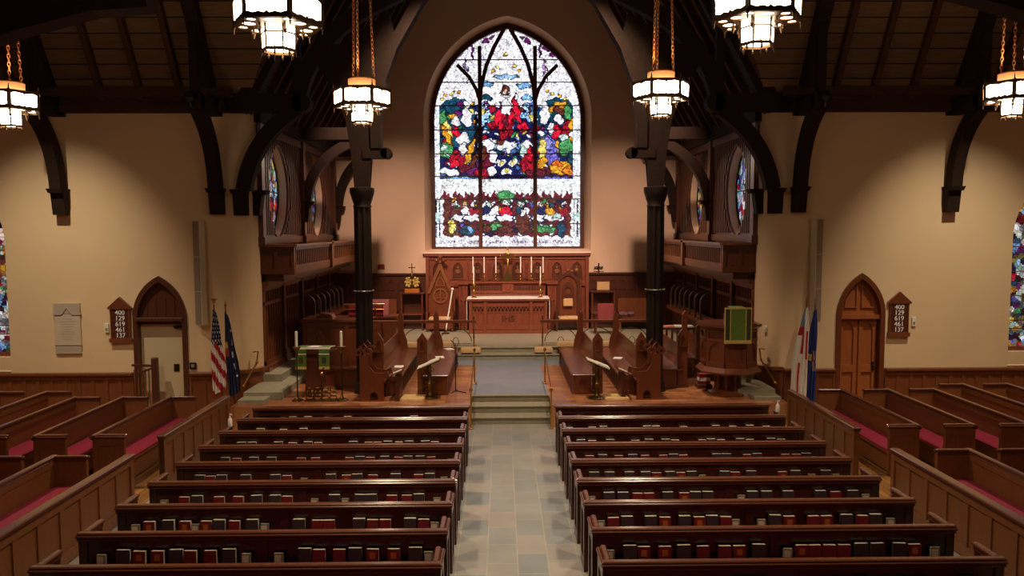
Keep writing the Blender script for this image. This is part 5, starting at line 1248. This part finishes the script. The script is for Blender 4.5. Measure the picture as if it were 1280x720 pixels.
def church(u, v):
    if v < .3 and u > .45: return col(104, 140, 170) if v < .2 else FR
    if .42 < u < .62 and v > .12: return FR if v < .5 or (v > .6 and u > .5) else FW
    if .1 < u < .2 and .25 < v < .55: return FR
    if v > .93: return FGOLD
    return FW
def state(u, v):
    if .5 < v < .58 and u > .45 or u > .95 and v > .45: return FGOLD
    if .45 < v < .68 and u < .4: return col(120, 90, 130) if (int(u * 20) + int(v * 24)) % 3 else col(190, 150, 120)
    return BLUE
flag('american flag with stars and stripes hanging from a pole at the left transept corner', (-6.74, 17.75, 0), .0, 2.68, us, 2.0, 1, .34, tip='eagle')
flag('dark navy flag with gold trim hanging from a pole beside the american flag', (-6.36, 17.8, 0), -.14, 2.62, navy, 2.0, 1, .3)
flag('white and red church flag hanging from a pole at the right transept corner', (6.7, 17.7, 0), .1, 2.68, church, 2.25, -1, .4)
flag('blue flag with gold edging beside the speaker at the right transept corner', (7.04, 17.95, 0), .06, 2.6, state, 2.2, -1, .32)

# ------------------------------------------------------------------ things on the transept walls
def text_mesh(s, size, name, m, parent, loc):
    cu = bpy.data.curves.new('txt', 'FONT'); cu.body = s; cu.size = size; cu.extrude = .004; cu.align_x = 'CENTER'; cu.offset = .001
    to = bpy.data.objects.new('tmp', cu); COL.objects.link(to); dg = bpy.context.evaluated_depsgraph_get(); dg.update()
    me = bpy.data.meshes.new_from_object(to.evaluated_get(dg)); bpy.data.objects.remove(to); me.materials.clear(); me.materials.append(m)
    o = bpy.data.objects.new(name, me); COL.objects.link(o); o.parent = parent; o.location = loc; o.rotation_euler = (PI / 2, 0, 0)
    return o
for s, x, z in ((-1, -9.26, 1.72), (1, 9.38, 1.76)):
    t = thing('hymn_board', f'gabled wooden hymn board with five white numbers, {"left of the beige" if s < 0 else "right of the wooden"} door', 'hymn board', (x, 18.59, z), 0, 'hymn boards')
    MB().box(-.23, .23, -.05, 0, .08, .82).build('board', M['darkoak'], t)
    MB().prism([(-.28, .79), (.28, .79), (.28, .83), (0, 1.08), (-.28, .83)], -.08, 0).build('gable', M['stall'], t)
    MB().box(-.26, .26, -.09, 0, 0, .09).build('ledge', M['oak'], t)
    MB().box(-.23, -.2, -.065, -.05, .09, .8).box(.2, .23, -.065, -.05, .09, .8).build('frame', M['stall'], t)
    for k, n in enumerate(('400', '129', '619', '461', '137')):
        zz = .66 - .137 * k; text_mesh(n, .155, 'numerals', M['digit'], t, (0, -.055, zz)); MB().box(-.2, .2, -.06, -.05, zz - .022, zz - .012).build('strip', M['stall'], t)
t = thing('memorial_plaque', 'grey marble memorial tablet with a pedimented top on the left transept wall', 'plaque', (-10.52, 18.59, 1.45))
MB().bbox(-.31, .31, -.035, 0, 0, .95, .01).build('tablet', M['marble'], t); MB().box(-.31, .31, -.04, 0, .95, 1.2).prism([(-.33, .93), (-.12, .93), (0, 1.08), (.12, .93), (.33, .93), (.33, .96), (.13, .96), (0, 1.12), (-.13, .96), (-.33, .96)], -.055, 0).build('pediment', M['marble2'], t)
MB().box(-.32, .32, -.05, 0, .2, .225).box(-.3, .3, -.04, -.03, 0, .19).build('band', M['marble2'], t)
mb = MB()
for k in range(9): w = .1 + .09 * ((k * 7) % 4) / 3; mb.box(-w, w, -.0375, -.034, .82 - .06 * k, .835 - .06 * k)
mb.build('inscription', M['marble2'], t)
for s in (-1, 1):
    t = thing('column_speaker', f'tall narrow pale column loudspeaker on the {SIDE[s]} transept wall', 'speaker', (s * 7.3, 18.5, 2.13), s * .55, 'column loudspeakers')
    MB().bbox(-.12, .12, -.1, .06, 0, 2.47, .01).build('case', M['whitespk'], t)
    mb = MB().box(-.1, .1, -.112, -.1, .02, 2.45); mb.build('grille', M['greyspk'], t)
    for z in (.8, 1.62): MB().box(-.12, .12, -.116, -.1, z - .006, z + .006).build('joint', M['whitespk'], t)
    MB().box(-.04, .04, .06, .12, .3, .4).box(-.04, .04, .06, .12, 2.0, 2.1).build('bracket', M['blackplastic'], t)
for x, z, lb in ((-9.6, 1.95, 'white wall control box left of the left hymn board'), (9.76, 2.0, 'white wall control box right of the right hymn board')):
    t = thing('wall_control', lb, 'control box', (x, 18.59, z), 0, 'wall control boxes'); MB().bbox(-.05, .05, -.03, 0, .0, .22, .008).build('box', M['ivory'], t); MB().box(-.025, .025, -.04, -.03, .05, .11).build('dial', M['card'], t)
t = thing('intercom_plate', 'small dark metal plate on the wall right of the beige door', 'plate', (-7.59, 18.59, 1.06)); MB().bbox(-.08, .08, -.03, 0, 0, .16, .01).build('plate', M['blackplastic'], t); MB().box(-.04, .04, -.035, -.03, .04, .12).build('cover', M['greyspk'], t)
t = thing('wall_switch', 'white switch plate on the rounded corner beside the pulpit', 'switch', (6.2, 18.74, 1.85), -.5); MB().bbox(-.04, .04, -.02, .0, 0, .16, .006).build('plate', M['ivory'], t); MB().box(-.02, .02, -.03, -.02, .05, .1).build('toggle', M['ivory'], t)
for s in (-1, 1):
    t = thing('wall_handrail', f'short bright brass grab rail on the corner by the {SIDE[s]} chancel side step', 'handrail', (s * 6.05, 18.6, 0), 0, 'corner grab rails')
    MB().tube([(s * .12, .06, 1.45), (-s * .02, -.02, 1.47), (s * .0, -.1, 1.2), (s * .12, -.75, .78), (s * .16, -.72, .76)], .02, 8).build('rail', M['brass'], t, 40)
    MB().sphere((0, -.08, 1.22), .035, 8).sphere((s * .12, -.74, .78), .035, 8).build('knob', M['brass'], t, 40)
t = thing('stair_balustrade', 'dark wooden stair balustrade with square newel in front of the beige door', 'balustrade', (-8.75, 18.35, 0))
MB().bbox(.28, .42, -.06, .08, 0, 1.38, .02).build('newel', M['darkoak'], t); MB().sweep([(-.18, .01, 1.2), (.28, .01, 1.18)], (0, 1, 0), .07, .05).sweep([(-.1, .01, .98), (.28, .01, 1.12)], (0, 1, 0), .06, .05).build('handrail', M['darkoak'], t)
for k in range(5): MB().box(-.15 + k * .085, -.125 + k * .085, 0, .025, .2, 1.1).build('baluster', M['oak'], t)
for s in (-1, 1):
    t = thing('spotlight', f'small spotlight on the timber beam end by the {SIDE[s]} transept corner', 'spotlight', (s * 6.86, 17.15, 7.2), 0, 'beam spotlights')
    MB().lathe([(.03, -.16), (.09, -.12), (.09, .04), (.02, .06)], n=12, axis='y').build('housing', M['blackplastic'], t, 40); MB().box(-.02, .02, -.05, .05, -.2, -.05).build('bracket', M['blackplastic'], t)

# ------------------------------------------------------------------ light
def spot(name, loc, to, power, colr, ang, blend=.6, r=.12):
    d = bpy.data.lights.new(name, 'SPOT'); d.energy = power; d.color = colr; d.spot_size = math.radians(ang); d.spot_blend = blend; d.shadow_soft_size = r
    o = bpy.data.objects.new(name, d); COL.objects.link(o); o.location = loc
    o.rotation_euler = (Vector(to) - Vector(loc)).to_track_quat('-Z', 'Y').to_euler(); return o
WARM = (1.0, .80, .54); SOFT = (1.0, .70, .55)
for x, y, z, _ in LAMPS:
    spot('lamp_light', (x, y, z - .5), (x, y, 0), LAMP_W, WARM, 138, 1.0, .15)
    spot('lamp_uplight', (x, y, z + .62), (x, y, 20), UP_W, (1, .66, .36), 165, .5, .06)
for s in (-1, 1):
    spot('altar_light', (s * 3.6, 19.5, 8.8), (s * .6, 27.4, 1.8), ALTAR_W, SOFT, 46, .8)
    spot('wall_light', (s * 4.2, 20.5, 9.5), (s * 3.6, 28, 2.6), EWALL_W, SOFT, 60, 1.0)
    spot('choir_light', (s * 1.5, 16.6, 11), (s * 3.0, 20.6, .5), CHOIR_W, (1, .76, .56), 56, .9)
    spot('case_fill', (s * 3.9, 24.4, 6.6), (s * 5.8, 22.4, 1.0), CASE_W, (1, .72, .5), 130, 1.0)  # added fill to lift the dark casework, no fixture behind it
    spot('transept_fill', (s * 10.2, 14.6, 9.6), (s * 10.8, 18.6, .2), TRANS_W, (1, .88, .68), 60, 1.0)  # added wash for the lower transept wall, an unseen source without a fixture
spot('aisle_light', (0, 11.5, 12), (0, 11.5, 0), AISLE_W, (1, .9, .78), 60, .8)
w = bpy.data.worlds.new('world'); sc.world = w; w.use_nodes = True
w.node_tree.nodes['Background'].inputs[0].default_value = (.02, .018, .015, 1); w.node_tree.nodes['Background'].inputs[1].default_value = 1
vs_ = sc.view_settings; vs_.view_transform = 'Standard'; vs_.look = 'None'; vs_.exposure = EXPO; vs_.gamma = 1
try: vs_.use_curve_mapping = False
except Exception: pass
try: sc.cycles.use_denoising = True; sc.cycles.max_bounces = 8; sc.cycles.sample_clamp_indirect = 6
except Exception: pass
